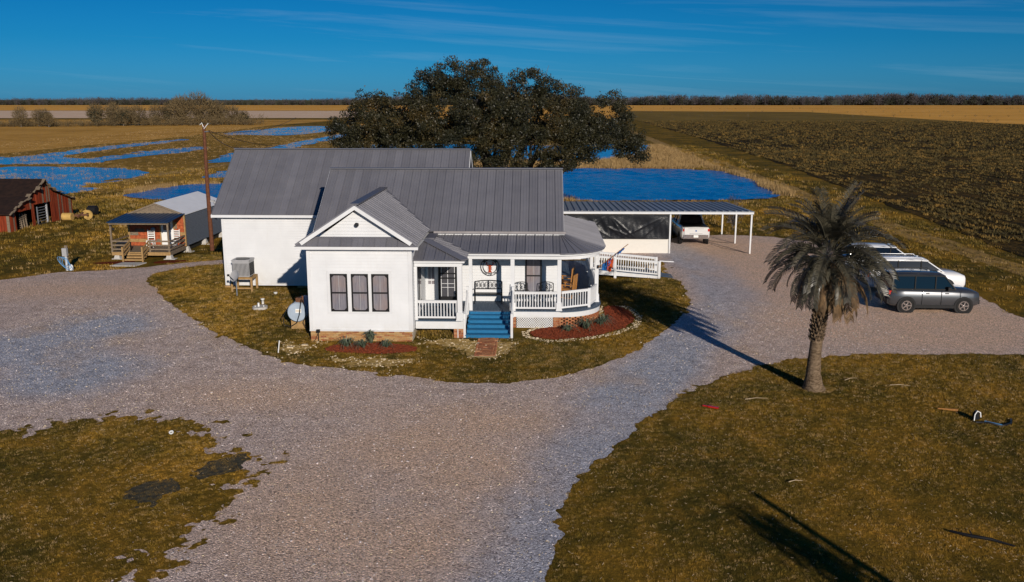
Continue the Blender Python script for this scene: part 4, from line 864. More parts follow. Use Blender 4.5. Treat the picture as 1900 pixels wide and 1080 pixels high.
for s in (1, -1):
    lb.bar(Z(s * .03, .03), Z(s * .12, .05), .028, .015, up=(0, 1, 0)); lb.bar(Z(s * .12, .05), Z(s * .15, .13), .028, .015, up=(0, 1, 0))
    lb.prism([Z(s * .135, .11), Z(s * .175, .13), Z(s * .165, .20), Z(s * .125, .25), Z(s * .13, .19), Z(s * .105, .21), Z(s * .115, .15)], (0, 0, 0), (0, -.015, 0))
    for k in range(3): lb.bar(Z(s * .05, -.02 - .045 * k), Z(s * .11, -.05 - .05 * k), .010, .006, up=(0, 1, 0))
part('crawfish_emblem', lb, 'lobster', sg, fix=True)
def bench(w, loc, rz, nm, label, cat, group=None):
    t = thing(nm, label, cat, loc, rz, group, local=True); h = w / 2
    part('seat', MB().box(-h, h, -.22, .22, .42, .45), 'black_iron', t)
    for s in (-1, 1):
        part('leg', MB().tube([(s * h, -.24, 0), (s * h, -.22, .45), (s * h, -.22, .64), (s * h, .10, .66), (s * h, .22, .62)], .02, 6), 'black_iron', t); part('leg', MB().tube([(s * h, .34, 0), (s * h, .22, .42), (s * h, .28, .95)], .02, 6), 'black_iron', t)
    b = MB(); top = [(x, .28, .95 + .06 * (1 - (x / h) ** 2)) for x in np.linspace(-h, h, 9)]; b.tube(top, .02, 6); b.bar((-h, .25, .62), (h, .25, .62), .03); b.bar((0, .26, .62), (0, .28, 1.0), .03)
    for k in range(int(w / .16)):
        x = -h + (k + .5) * w / int(w / .16); 
        for s in (-1, 1): b.bar((x - .07 * s, .255, .64), (x + .07 * s, .275, .95), .014)
        b.ring((x, .262, .79), .045, .06, (0, 1, 0), 10, .01)
    part('backrest', b, 'black_iron', t); return t
bench(1.25, (-2.28, 40.1, DZ), 0, 'garden_bench', 'black iron garden bench under the round sign', 'bench')
bench(.62, (-.72, 39.75, DZ), .25, 'iron_armchair', 'black iron armchair behind the railing, left of the porch window', 'chair', 'iron armchairs on the porch')
bench(.62, (.38, 39.8, DZ), -.1, 'iron_armchair', 'black iron armchair behind the railing, right of the porch window', 'chair', 'iron armchairs on the porch')
part_t = thing('side_table', 'small white side table between the iron armchairs', 'table', (-.17, 39.8, DZ)); part('table_top', MB().box(-.37, .03, 39.65, 39.95, DZ + .46, DZ + .5), 'plastic_white', part_t)
for a in (-.34, 0):
    for b in (39.68, 39.92): part('leg', MB().box(a - .02, a + .02, b - .02, b + .02, DZ, DZ + .46), 'plastic_white', part_t)
def rocker(loc, rz, label):
    t = thing('rocking_chair', label, 'rocking chair', loc, rz, 'wooden rocking chairs on the porch', local=True); m = 'chair_wood'
    part('seat', MB().box(-.27, .27, -.25, .25, .40, .44), m, t)
    for s in (-1, 1):
        part('rocker', MB().tube([(s * .27, y, .02 + .12 * (y / .5) ** 2) for y in (-.5, -.3, -.1, .1, .3, .55)], .025, 6), m, t)
        part('leg', MB().bar((s * .27, -.24, .04), (s * .27, -.24, .66), .05), m, t); part('leg', MB().bar((s * .27, .26, .04), (s * .27, .36, 1.12), .05), m, t)
        part('armrest', MB().bar((s * .29, -.32, .67), (s * .29, .3, .65), .09, .035), m, t)
    for k in range(5): part('slat', MB().bar((-.18 + k * .09, .26, .46), (-.18 + k * .09, .36, 1.08), .06, .02, up=(0, 1, 0)), m, t)
    part('head_rail', MB().bar((-.27, .36, 1.1), (.27, .36, 1.1), .04, .10), m, t); part('stretcher', MB().bar((-.27, -.24, .25), (.27, -.24, .25), .035), m, t); return t
rocker((1.45, 41.3, DZ), -1.9, 'brown wooden rocking chair nearest the curved railing'); rocker((1.4, 43.0, DZ), -1.8, 'second wooden rocking chair, deeper along the side porch')
# dark cloth-covered grill further in, hanging wind chime
fl_ = thing('house_flag', 'blue, white and red flag furled round a wooden pole on the corner porch post', 'flag', (2.95, 40.4, 2.55))
a = Vector((2.80, 40.35, 2.45)); b = Vector((4.05, 39.7, 3.62))
part('pole', MB().tube([a, b], .018, 6), 'chair_wood', fl_); part('bracket', MB().box(2.74, 2.82, 40.38, 40.47, 2.38, 2.52), 'black', fl_)
d = b - a
def cloth(t0, t1, w, sag, mat, nm, k0=0.):
    V = []; n = 10
    for i in range(n + 1):
        t = t0 + (t1 - t0) * i / n; p = a + d * t
        for j in range(4): V.append(p + Vector((.05 * math.sin(i * 1.9 + j), .06 * math.sin(i * 2.3 + j * 1.5), -w[0] * j / 3 * (1 - abs(i / n - .5) * w[1]) - .02 + k0)))
    mb = MB().add(V, [(i * 4 + j, i * 4 + j + 1, i * 4 + 5 + j, i * 4 + 4 + j) for i in range(n) for j in range(3)], True)
    part(nm, mb, mat, fl_)
cloth(.10, .42, (.42, .9), 0, 'flag_blue', 'blue_field'); cloth(.30, .48, (.62, .6), 0, 'flag_red', 'red_field'); cloth(.44, .62, (.10, .5), 0, 'flag_white', 'white_field'); cloth(.55, .86, (.09, .6), 0, 'flag_blue', 'blue_field')
# ---- ramp beside the side porch
rp = thing('wheelchair_ramp', 'white railed wooden ramp running down from the side porch', 'ramp', (5, 50.5, 0))
mb = MB()
for i in range(26):
    x0 = 2.95 + i * .153; z0 = .54 - (x0 - 2.95) * .095; mb.box(x0, x0 + .145, 49.95, 51.3, z0 - .03, z0)
part('ramp_boards', mb, 'deck_blue', rp, kind='stuff')
part('apron', MB().prism([(6.93, 49.95, .15), (6.93, 51.3, .15), (7.75, 51.2, .02), (7.75, 50.1, .02)], (0, 0, 0), (0, 0, -.015)), 'deck_blue', rp)
for y in (49.9, 51.31): part('stringer', MB().prism([(2.95, y, .26), (6.9, y, .0), (6.9, y, .15), (2.95, y, .52)], (0, 0, 0), (0, .04, 0)), 'white', rp, fix=True)
for y in (49.93, 51.33):
    railing((3.0, y, .50), (6.85, y, .14), parent=rp, h=.84, gap=.135)
    for x, z in ((4.4, .0), (6.9, .0)): part('post', MB().box(x - .07, x + .07, y - .07, y + .07, 0, 1.30 - (x - 3) * .075), 'white', rp)
part('handrail', MB().bar((6.9, 49.93, 1.02), (7.7, 49.93, .98), .06, .05), 'white', rp)
# ---- brick walk
bw = part('brick_path', MB().box(-2.52, -1.66, 33.95, 36.68, .0, .012), 'mortar', None, kind='structure')
for r_ in range(26):
    for c in range(4):
        if random.random() < .04: continue
        xx = -2.42 + c * .208 + (.10 if r_ % 2 else 0) - .0
        if xx > -1.7: xx = -1.71
        inst('brick', B_path, bw, (xx, 34.03 + r_ * .103, .022 + random.uniform(-.004, .006)), rot=(0, 0, random.uniform(-.03, .03)), sc=(1 if xx < -1.75 else .5, 1, 1))

# ================================================================== TREES
def leaf_cloud(name, blobs, n_leaf, size, mat, parent, seed=1, sub=14, flat_=.8):
    """blobs (x, y, z, rx, ry, rz): leaf-sized quads packed in small clumps over every blob"""
    r = np.random.default_rng(seed); Cs = []; Rs = []
    for (x, y, z, rx, ry, rz) in blobs:
        k = max(8, int(sub * (rx * ry * rz) ** (2 / 3.) / 3.2)); d = r.normal(size=(k, 3)); d /= np.linalg.norm(d, axis=1)[:, None]; d[:, 2] = np.where(d[:, 2] < -.35, d[:, 2] * .5, d[:, 2])
        q = d * r.uniform(.62, 1.06, (k, 1)) * (rx, ry, rz) + (x, y, z); Cs.append(q); Rs.append(r.uniform(.30, .68, k))
    C = np.concatenate(Cs); Rr = np.concatenate(Rs); w = Rr ** 2; idx = r.choice(len(C), n_leaf, p=w / w.sum())
    d = r.normal(size=(n_leaf, 3)); d /= np.linalg.norm(d, axis=1)[:, None]
    rad = Rr[idx] * r.uniform(.35, 1.0, n_leaf) ** .6; sp = r.uniform(size=n_leaf) < .10; rad[sp] *= r.uniform(1.1, 1.6, sp.sum())
    P = C[idx] + d * rad[:, None] * (1, 1, flat_)
    a = r.normal(size=(n_leaf, 3)) + d * .6; a /= np.linalg.norm(a, axis=1)[:, None]; b = np.cross(a, r.normal(size=(n_leaf, 3))); b /= np.linalg.norm(b, axis=1)[:, None]; c = np.cross(a, b)
    s = size * r.uniform(.6, 1.4, n_leaf)[:, None]
    V = np.stack([P - b * s, P + c * s * .45, P + b * s, P - c * s * .45], 1).reshape(-1, 3) - np.array(woff(parent)); F = np.arange(n_leaf * 4).reshape(-1, 4)
    me = npmesh(name, V, F); me.materials.append(MATS[mat]); o = bpy.data.objects.new(name, me); COL.objects.link(o); o.parent = parent; o['_o'] = tuple(woff(parent)); return o
def limb(mb, p, d, L, r, depth, rnd, n=6):
    pts = [Vector(p)]; d = Vector(d).normalized(); m = 5
    for i in range(m):
        d = (d + Vector((rnd.uniform(-.28, .28), rnd.uniform(-.28, .28), rnd.uniform(-.10, .16)))).normalized(); pts.append(pts[-1] + d * L / m)
    rs = [r * (1 - .55 * i / m) for i in range(m + 1)]; mb.tube(pts, rs, n, cap=False)
    if depth > 0:
        for k in range(3):
            i = rnd.choice((2, 3, 4, 5)); dd = (d + Vector((rnd.uniform(-1, 1), rnd.uniform(-1, 1), rnd.uniform(-.25, .7)))).normalized(); limb(mb, pts[i], dd, L * rnd.uniform(.4, .62), rs[i] * .65, depth - 1, rnd, max(4, n - 1))
OX, OY = -3.0, 78.
oak = thing('live_oak', 'huge spreading live oak with a dark crown behind the farmhouse', 'tree', (OX, OY, 0))
rnd = random.Random(4)
part('trunk', MB().tube([(OX, OY, -.1), (OX - .1, OY, .5), (OX + .1, OY, 1.6), (OX, OY, 2.6)], [1.5, 1.05, .95, .9], 14), 'oak_bark', oak)
for dx, dy, dz, L_, r_ in ((-1, .1, .55, 6.2, .42), (-.55, -.5, .9, 5.6, .40), (.1, .4, 1.2, 6, .42), (.6, -.4, .7, 5.6, .40), (1.1, .2, .42, 6.4, .42), (1.0, -.1, .62, 6, .36), (-1.2, -.3, .30, 6.6, .36), (.4, .9, .7, 8, .34), (-.4, .9, .6, 8, .34)):
    mb = MB(); limb(mb, (OX + dx * .4, OY + dy * .4, 2.2), (dx, dy, dz), L_, r_, 2, rnd, 8); part('limb', mb, 'oak_bark', oak)
OB = [(-6.8, 78, 11.6, 3.4, 3.2, 1.7), (-9.3, 78, 10.9, 2.2, 2.6, 1.6), (-4.9, 78, 11.0, 2.4, 3, 2.0), (-.8, 78, 11.2, 1.7, 2.4, 1.5), (1.4, 78.5, 9.9, 2.2, 2.8, 1.6), (-2.7, 78, 9.6, 2.0, 3, 1.5), (3.6, 78, 8.4, 1.1, 2, .9),
      (-14.4, 78, 9.1, 1.9, 3, 1.5), (-15.6, 77.5, 7.6, 2.2, 3, 1.6), (-17.0, 77.5, 6.9, 1.1, 2, 1.6), (-11.5, 77, 8.2, 3.2, 4.4, 2.4), (-8, 76.5, 8.0, 3.2, 5, 2.6), (-4, 76, 8.2, 3.4, 5.2, 2.6), (0, 76, 8.0, 3.2, 5, 2.4), (3.2, 77, 7.4, 2.6, 4.4, 2.0),
      (6.2, 78, 9.7, 1.2, 1.6, 1.0), (7.3, 78, 8.7, .8, 1.4, .8), (5.8, 78, 7.3, 2.2, 3.2, 1.5), (7.8, 77.5, 6.4, 1.2, 2.4, 1.5), (8.5, 77.5, 5.5, .8, 1.8, 1.3),
      (-14.5, 76.5, 6.0, 2.4, 3, 1.4), (-11, 75.5, 5.9, 2.8, 3.4, 1.5), (-7, 74.5, 6.0, 2.8, 3.4, 1.6), (1.0, 74.8, 5.9, 2.4, 3, 1.4), (-3.2, 74.5, 6.4, 2.4, 3, 1.4), (4.4, 75.5, 6.3, 1.8, 2.6, 1.0), (-16.2, 77, 5.4, 1.0, 1.8, 1.0), (7.0, 76.8, 5.6, .6, 1.2, .6),
      (-9, 74.5, 4.9, 2, 2.4, 1.0), (-5.8, 73.6, 4.7, 1.9, 2.2, 1.0), (-2.2, 73.6, 4.8, 1.8, 2.2, 1.0), (1.6, 74, 4.7, 1.7, 2.2, 1.0), (4.0, 74.8, 5.3, 1.1, 2, .7),
      (-8, 82, 8.6, 4.5, 3, 3), (-1, 82, 8.2, 4.5, 3, 2.8), (-13, 81, 7, 3, 2.5, 2.2), (4, 81.5, 7, 3, 2.4, 2)]
leaf_cloud('crown', OB, 240000, .086, 'oak_leaf', oak, 5, sub=34)

# feather palm
PX, PY = 9.75, 30.25
palm = thing('palm_tree', 'tall feather palm with shaggy dead fronds on the lawn beside the drive', 'palm', (PX, PY, 0))
tp = [(PX, PY, -.05), (PX - .02, PY, .18), (PX - .05, PY, .6), (PX - .04, PY, 1.4), (PX + .03, PY, 2.6), (PX + .12, PY + .02, 3.6), (PX + .18, PY + .04, 4.5)]
tr = MB().tube(tp, [.44, .33, .25, .21, .20, .23, .27], 16)
trunk = part('trunk', tr, 'palm_bark', palm)
mb = MB(); rnd = random.Random(3)
for i in range(260):                                   # old leaf bases round the upper trunk
    z = 1.75 + 2.75 * i / 260; a = i * 2.4; r0 = .205 + .05 * (z - 1.75) / 2.75; cx_, cy_ = PX + .03 + .15 * (z - 2.6) / 2, PY + .02
    d = Vector((math.cos(a), math.sin(a), 0)); c = Vector((cx_, cy_, z)); s_ = rnd.uniform(.7, 1.2); t = Vector((-d.y, d.x, 0)) * .055
    mb.add([c + d * r0 * .8 - t, c + d * r0 * .8 + t, c + d * (r0 + .09 * s_) + t * .6 + Vector((0, 0, .13 * s_)), c + d * (r0 + .09 * s_) - t * .6 + Vector((0, 0, .13 * s_)), c + d * r0 * .9 + Vector((0, 0, -.10))], [(0, 1, 2, 3), (4, 1, 0), (4, 2, 1), (0, 3, 4)])
part('leaf_base', mb, 'palm_bark', palm, kind='stuff')
def frond(e0, L, curl, mat, seed, dead=False):
    r = random.Random(seed); mb = MB(); n = 14; p = Vector((.10, 0, 0)); pts = [p]; e = e0; nl = 44
    for i in range(n):
        p = p + Vector((math.cos(e), 0, math.sin(e))) * L / n; pts.append(p); e = max(-1.52, e - curl / n * (.6 + 1.1 * i / n))
    mb.tube(pts, [.028 * (1 - .85 * i / n) for i in range(n + 1)], 4, cap=False)
    for k in range(nl):
        t = .16 + .84 * k / nl; f = t * n; i = min(n - 1, int(f)); q = pts[i].lerp(pts[i + 1], f - i); d = (pts[i + 1] - pts[i]).normalized(); up = Vector((-d.z, 0, d.x))
        ll = (.56 if not dead else .50) * math.sin(min(1, t * 1.35 + .18) * math.pi * .82 + .28) ** .6 * (1 if t < .8 else 1 - (t - .8) * 1.7) + .06
        for s in (-1, 1):
            jit = r.uniform(-.16, .16); v = (Vector((0, s, 0)) * .70 + d * (.62 + jit) + up * (.42 if not dead else -.15)).normalized(); w = d.cross(v).cross(v).normalized() * .0135
            m_ = q + v * ll * .6; tip = m_ + (v + Vector((0, 0, -.55 - (.9 if dead else 0)))).normalized() * ll * .45
            mb.add([q - w * .6, q + w * .6, m_ + w, m_ - w, tip], [(0, 1, 2, 3), (3, 2, 4)])
    me = mb.mesh('frond'); me.materials.append(MATS[mat]); return me
FR = [[frond(R(e), L, c, 'palm_leaf', 10 + i * 3 + j) for j in range(2)] for i, (e, L, c) in enumerate([(84, 2.05, .75), (66, 2.3, 1.1), (44, 2.4, 1.4), (22, 2.3, 1.45), (0, 2.15, 1.2)])]
FD = [frond(R(e), L, c, 'palm_dead', 60 + i, True) for i, (e, L, c) in enumerate([(-30, 1.75, 1.0), (-55, 1.55, .8), (-72, 1.3, .4)])]
FS = [frond(R(e), L, c, 'palm_leaf', 80 + i, True) for i, (e, L, c) in enumerate([(-12, 2.15, 1.3), (-40, 1.85, .9)])]
rnd = random.Random(11); CT = Vector((PX + .20, PY + .04, 4.75)); k = 0
for grp, n, dz in ((FR[0], 9, .35), (FR[1], 13, .28), (FR[2], 16, .18), (FR[3], 16, .06), (FR[4], 15, -.05), (FS, 24, -.15), (FD, 34, -.28)):
    for i in range(n):
        a = k * 2.39996 + rnd.uniform(-.25, .25); k += 1; me = grp[i % len(grp)]; s_ = rnd.uniform(.80, 1.12)
        if grp is FD: a = R(-35) + rnd.gauss(0, 1.0) if i % 3 else a; s_ *= 1.0 + .22 * math.cos(a - R(-30))
        o = inst('frond', me, palm, CT + Vector((math.cos(a) * .12, math.sin(a) * .12, dz + rnd.uniform(-.08, .08))), rot=(rnd.uniform(-.22, .22), rnd.uniform(-.16, .16), a), sc=(s_, s_ * .95, s_))
        if grp is FD and i == 0: o['label'] = 'brown dead frond hanging down'
flat('bare_ground_at_palm', [(PX + .62 * math.cos(t) * (1 + .2 * math.sin(3 * t)) + .15, PY + .42 * math.sin(t) - .05) for t in np.linspace(0, 6.0, 16)], .006, 'sand_track')

# far woods: thin bare crowns and darker evergreens, one mass
def bare_tree(seed, h=1., n=70, spread=.42):
    r = np.random.default_rng(seed); V = []; F = []
    def blade(p, q, w):
        p = np.array(p); q = np.array(q); s = np.cross(q - p, (r.normal(), r.normal(), r.normal())); s = s / (np.linalg.norm(s) + 1e-6) * w; i = len(V); V.extend([p - s, p + s, q]); F.append((i, i + 1, i + 2))
    blade((0, 0, 0), (0, 0, .7), .02); blade((0, 0, 0), (.02, .01, .6), .02)
    for k in range(n):
        d = r.normal(size=3); d /= np.linalg.norm(d); q = d * np.array([spread, spread, .44]) * r.uniform(.25, 1.0) ** .6 + (0, 0, .54); q[2] = max(.08, q[2])
        if k % 7 == 0: blade((0, 0, r.uniform(.05, .3)), q, .012)
        o = (q - np.array([0, 0, .25])); o /= np.linalg.norm(o) + 1e-6; o = o + r.normal(size=3) * .5; o /= np.linalg.norm(o); blade(q - o * .05, q + o * r.uniform(.06, .17), .018 * (70 / max(n, 70)) ** .22)
    return np.array(V) , np.array(F)
def ever_tree(seed, n=90):
    r = np.random.default_rng(seed); d = r.normal(size=(n, 3)); d /= np.linalg.norm(d, axis=1)[:, None]; C = d * r.uniform(.5, 1, (n, 1)) * (.36, .36, .42) + (0, 0, .55); V = []; F = []
    for c in C:
        a, b = r.normal(size=(2, 3)) * .075; i = len(V); V += [c, c + a, c + b]; F.append((i, i + 1, i + 2))
    return np.array(V), np.array(F)
def merge(name, protos, items, mat, kind='stuff'):
    Vs, Fs, o = [], [], 0
    for (p, x, y, a, sx, sz) in items:
        V, F = protos[p]; c, s = math.cos(a), math.sin(a); Vs.append(np.stack([(V[:, 0] * c - V[:, 1] * s) * sx + x, (V[:, 0] * s + V[:, 1] * c) * sx + y, V[:, 2] * sz], 1)); Fs.append(F + o); o += len(V)
    me = npmesh(name, np.concatenate(Vs), np.concatenate(Fs)); me.materials.append(MATS[mat]); ob = bpy.data.objects.new(name, me); COL.objects.link(ob); ob['kind'] = kind; return ob
BT = [bare_tree(k) for k in range(5)]; ET = [ever_tree(k) for k in range(4)]; rnd = random.Random(8)
def hgt(x): return (11.5 if x < -50 else 15.0) * (.80 + .35 * float(fbm(np.array([x]), np.array([3.]), 120, 4, 77)[0] + .5))
items = []; itemse = []
for i in range(2900):
    x = rnd.uniform(-1150, 1150); y = 1500 + rnd.uniform(0, 90) + (abs(x) * .02); h = hgt(x) * 1.22
    items.append((rnd.randrange(5), x, y, rnd.uniform(0, 6.3), h * rnd.uniform(.6, 1.0), h * rnd.uniform(.75, 1.1)))
for i in range(1500):
    x = rnd.uniform(-1150, 1150); y = 1490 + rnd.uniform(0, 100) + (abs(x) * .02); h = 1.15 * hgt(x) * rnd.choice((.42, .5, .6, .75, .98 if x > 0 else .7)); itemse.append((rnd.randrange(4), x, y, 0, h * rnd.uniform(.8, 1.4), h))
tag(merge('far_woods', BT, items, 'bare_twig'), 'bare grey woods along the horizon'); tag(merge('far_woods', ET, itemse, 'evergreen'), 'dark evergreens among the far woods')
woods_bank = MB().add([(-1200, 1535, 0), (1200, 1535, 0), (1200, 1535, 8.5), (-1200, 1535, 8.5), (1200, 1600, 8.5), (-1200, 1600, 8.5)], [(0, 1, 2, 3), (3, 2, 4, 5)]); part('woods_undergrowth', woods_bank, 'evergreen', None, kind='stuff')
# scrub trees between the left fields
rnd = random.Random(5); kinds = [('thin bare scrub tree in the hedge line across the fields', 'scrub'), ('dark leafy scrub tree in the hedge line across the fields', 'evergreen')]
def shrub(x, y, h, w, dark, label, n=900, nm='scrub_tree'):
    t = thing(nm, label, 'tree', (x, y, 0), 0, 'scrub trees in the far hedge line', local=True)
    r = np.random.default_rng(int(abs(x) * 10)); V, F = bare_tree(int(abs(x * 7)), n=n, spread=.5); V = V * (w * .9, w * .9, h); me = npmesh('twigs', V, F); me.materials.append(MATS['scrub']); o = bpy.data.objects.new('crown', me); COL.objects.link(o); o.parent = t
    part('trunk', MB().tube([(0, 0, -.05), (0, 0, h * .5)], [.25, .12], 6), 'oak_bark', t)
    if dark:
        V, F = ever_tree(int(abs(x)), 300); V = V * (w * .95, w * .95, h * .8); me = npmesh('leaves', V, F); me.materials.append(MATS['evergreen']); o2 = bpy.data.objects.new('foliage', me); COL.objects.link(o2); o2.parent = t
HG = [(40, 8, 4.5, 0), (66, 7, 4, 0), (82, 7, 4, 1), (118, 5.5, 4, 0), (170, 9.5, 6, 1), (203, 9, 7, 0), (222, 10, 6, 0), (242, 8, 6, 0), (254, 7.5, 6, 1), (272, 8.5, 6, 0), (292, 9, 7, 0), (311, 9.5, 5, 1), (335, 11.5, 8, 0), (362, 13, 7, 0), (386, 14, 12, 0), (397, 9, 6, 1), (415, 10.5, 7, 0), (438, 8.5, 6, 0), (467, 6, 4, 1)]
wd = ['leftmost', 'second', 'third', 'fourth', 'fifth', 'sixth', 'seventh', 'eighth', 'ninth', 'tenth', 'eleventh', 'twelfth', 'thirteenth', 'fourteenth', 'tallest and widest', 'dark one beside the tallest', 'second from right among the full', 'rightmost of the full', 'lone rightmost']
for (px, h, w, dk), wn_ in zip(HG, wd):
    y = 325 + (px - 40) * .11; x = y * ((px - 950) / 1650. / math.cos(R(12.2)) * .985 - .0296); y += 0
    shrub(x, y + rnd.uniform(-8, 8), h * .95, w * rnd.uniform(1.0, 1.5), dk, f"{'dark leafy' if dk else 'bare'} scrub tree, {wn_} in the far hedge line")
sb = MB(); items = []
for i in range(330):
    x = rnd.uniform(-205, -112); items.append((rnd.randrange(5), x, 338 + rnd.uniform(-8, 14) + (x + 170) * .3, rnd.uniform(0, 6), rnd.uniform(2.0, 6.), rnd.uniform(1.2, 5.2) * (1 if x > -165 else .6)))
tag(merge('hedge_undergrowth', BT, items, 'scrub'), 'low brush under the far hedge line')
items = [(rnd.randrange(5), rnd.uniform(60, 900), rnd.choice((412, 523, 955, 700)) + rnd.uniform(-3, 3), 0, rnd.uniform(1, 3), rnd.uniform(.8, 2.2)) for _ in range(260)]; tag(merge('field_edge_brush', BT, items, 'scrub'), 'low brush along the far field edges')
# wall of the yard: small bare tree at the carport
bt = thing('young_tree', 'thin bare young tree behind the carport corner', 'tree', (15.2, 69.5, 0), 0, None, True)
V, F = bare_tree(99, n=260, spread=.5); me = npmesh('crown', V * (1.6, 1.6, 2.9), F); me.materials.append(MATS['bare_twig']); o = bpy.data.objects.new('crown', me); COL.objects.link(o); o.parent = bt; part('trunk', MB().tube([(0, 0, 0), (0, 0, 1.9)], [.04, .02], 6), 'oak_bark', bt)
# out of frame, behind the viewer: a narrow cypress and a post whose shadows cross the lawn
cy = thing('cypress_tree', 'slender leaning cypress at the lawn edge behind the viewpoint', 'tree', (13.7, 4.0, 0)); part('trunk', MB().tube([(13.7, 4, -.1), (11.7, 4, 4.6)], [.16, .05], 8), 'oak_bark', cy)
leaf_cloud('crown', [(13.7 - 2.45 * z / 5.6, 4, z, (.30 - .24 * (z / 6.0) ** 2) * (1 + .5 * math.sin(z * 7)), .3 - .24 * (z / 6.) ** 2, .3) for z in np.arange(.9, 5.6, .3)], 3600, .09, 'evergreen', cy, 9, 9)
cp = thing('yard_post', 'tall timber yard post behind the viewpoint', 'post', (13.3, 3.6, 0)); part('post', MB().tube([(13.3, 3.6, -.1), (12.38, 3.6, 6.1)], [.17, .10], 10), 'pole_wood', cp)
# plants in the beds
def spiky(x, y, h, label, n=60, mat='lily_leaf', w=.03, lean=2.0, nm='border_plant', group='spiky plants in the mulch beds'):
    t = thing(nm, label, 'plant', (x, y, 0), 0, group, True); r = random.Random(int(x * 100)); mb = MB()
    for k in range(n):
        a = r.uniform(0, 6.28); L = h * r.uniform(.6, 1.2); ln = lean * r.uniform(.15, 1); c = Vector((math.cos(a), math.sin(a), 0)); s = Vector((-c.y, c.x, 0)) * w / 2; p0 = c * .04; p1 = c * L * .4 * ln + Vector((0, 0, L * .75)); p2 = c * L * .95 * ln + Vector((0, 0, L * (.95 - .5 * ln)))
        mb.add([p0 - s, p0 + s, p1 + s, p1 - s, p2], [(0, 1, 2, 3), (3, 2, 4)])
    part('leaves', mb, mat, t)
for x, y, h, l in ((-7.85, 35.15, .5, 'dark spiky plant at the left end of the oval mulch bed'), (-7.15, 35.05, .42, 'dark spiky plant in the middle of the oval mulch bed'), (-6.2, 35.1, .4, 'blue-green spiky plant right of centre in the oval mulch bed'),
                   (1.35, 37.9, .42, 'small spiky plant at the front of the curved mulch bed'), (2.15, 38.35, .62, 'large blue-grey spiky plant in the curved mulch bed'), (2.85, 39.15, .45, 'spiky plant under the rounded porch corner'), (3.05, 39.7, .4, 'small spiky plant deepest along the rounded porch corner')): spiky(x, y, h, l)
spiky(-6.95, 35.7, .62, 'bright green leafy bush against the brick foundation', 90, 'lily_leaf', .07, .8, 'leafy_bush', None)
x, y = pts_in(lambda x, y: np.ones_like(x), -5.1, -3.5, 36.9, 38.6, 260); scatter('under_porch_weeds', P3(x, y), rz_(len(x)), rng.uniform(.9, 1.6, len(x)), T2)

# ================================================================== POLE, CABIN, BARN
up_ = thing('utility_pole', 'tall brown timber utility pole between cabin and farmhouse', 'utility pole', (-22.0, 58.7, 0))
part('pole', MB().tube([(-22.0, 58.7, -.1), (-22.02, 58.7, 4), (-21.97, 58.7, 8.35)], [.15, .13, .10], 10), 'pole_wood', up_)
part('insulator', MB().tube([(-21.97, 58.62, 8.2), (-22.05, 58.55, 8.5), (-22.15, 58.5, 8.35)], .025, 6), 'plastic_white', up_); part('insulator', MB().tube([(-21.95, 58.62, 8.1), (-21.75, 58.55, 8.3), (-21.6, 58.5, 8.45)], .025, 6), 'plastic_white', up_)
part('lamp', MB().box(-21.85, -21.6, 58.55, 58.7, 3.3, 3.42).sph((-21.55, 58.6, 3.25), .12, 8, 5), 'ac_grey', up_)
part('bracket', MB().bar((-21.97, 58.65, 7.9), (-21.55, 58.5, 7.95), .05), 'galv', up_)
def wire(p, q, sag, nm, label):
    p = Vector(p); q = Vector(q); mb = MB().tube([p.lerp(q, i / 16) - Vector((0, 0, 4 * sag * (i / 16) * (1 - i / 16))) for i in range(17)], .018, 4); o = part(nm, mb, 'black_hose', None); tag(o, label, 'wire', 'service wires from the pole')
wire((-21.6, 58.5, 7.95), (-16.9, 50.9, 7.3), .35, 'service_wire', 'lower black service wire from the pole to the left end of the ridge'); wire((-21.6, 58.5, 8.0), (-14.6, 51.0, 7.35), .2, 'service_wire', 'upper black service wire from the pole to the roof, further right')
wire((-21.97, 58.6, 7.9), (-27, 100, 8.0), .6, 'service_wire', 'black wire running from the pole back over the ponds')

cb = thing('cabin', 'small cabin with white metal roof, ribbed metal side and covered front porch', 'cabin', (-25.4, 60, 0))
x0, x1, yf, yb, fz, ez_, rz = -27.2, -23.45, 57.9, 65.4, .45, 2.55, 3.28; xm = (x0 + x1) / 2
part('wall', MB().prism([(x0, yf, fz), (x1, yf, fz), (x1, yf, ez_), (xm, yf, rz - .03), (x0, yf, ez_)], (0, 0, 0), (0, yb - yf, 0)), 'siding_red', cb, fix=True)
# shingled front, one mesh per board course segment
fr = MB()
for r_ in range(9):
    z = fz + .02 + r_ * .225; x = x0 + .02
    while x < x1 - .05:
        w = min(.42 if (r_ + int(x * 3)) % 2 else .6, x1 - .02 - x)
        part('siding_board', MB().box(x, x + w - .012, yf - .03 - .006 * random.random(), yf - .002, z, z + .215), 'siding_red' if random.random() < .72 else ('wood_new' if random.random() < .5 else 'wood_grey'), cb)
        x += w
part('gable_boards', MB().prism([(x0 + .1, yf - .03, 2.52), (x1 - .1, yf - .03, 2.52), (xm, yf - .03, 3.2)], (0, 0, 0), (0, .02, 0)), 'wood_grey', cb, fix=True)
part('corner_board', MB().box(x1 - .02, x1 + .06, yf - .06, yf + .06, .42, 2.5), 'wood_new', cb); part('corner_board', MB().box(x0 - .06, x0 + .06, yf - .06, yf + .02, .42, 2.5), 'wood_new', cb)
sw = MB(); sw.box(x1 + .001, x1 + .03, yf, yb, .42, 2.52)
for k in range(19): sw.box(x1 + .03, x1 + .055, yf + .02, yb - .01, .46 + k * .11, .50 + k * .11)
part('metal_side', sw, 'galv', cb)
for s, xe in ((1, x1 + .12), (-1, x0 - .12)):
    ze = ez_ - .03; part('roof', MB().prism([(xm, yf - .08, rz + .03), (xe, yf - .08, ze + .04), (xe, yb + .1, ze + .04), (xm, yb + .1, rz + .03)], (0, 0, 0), (0, 0, -.05)), 'cabin_roof', cb, fix=True)
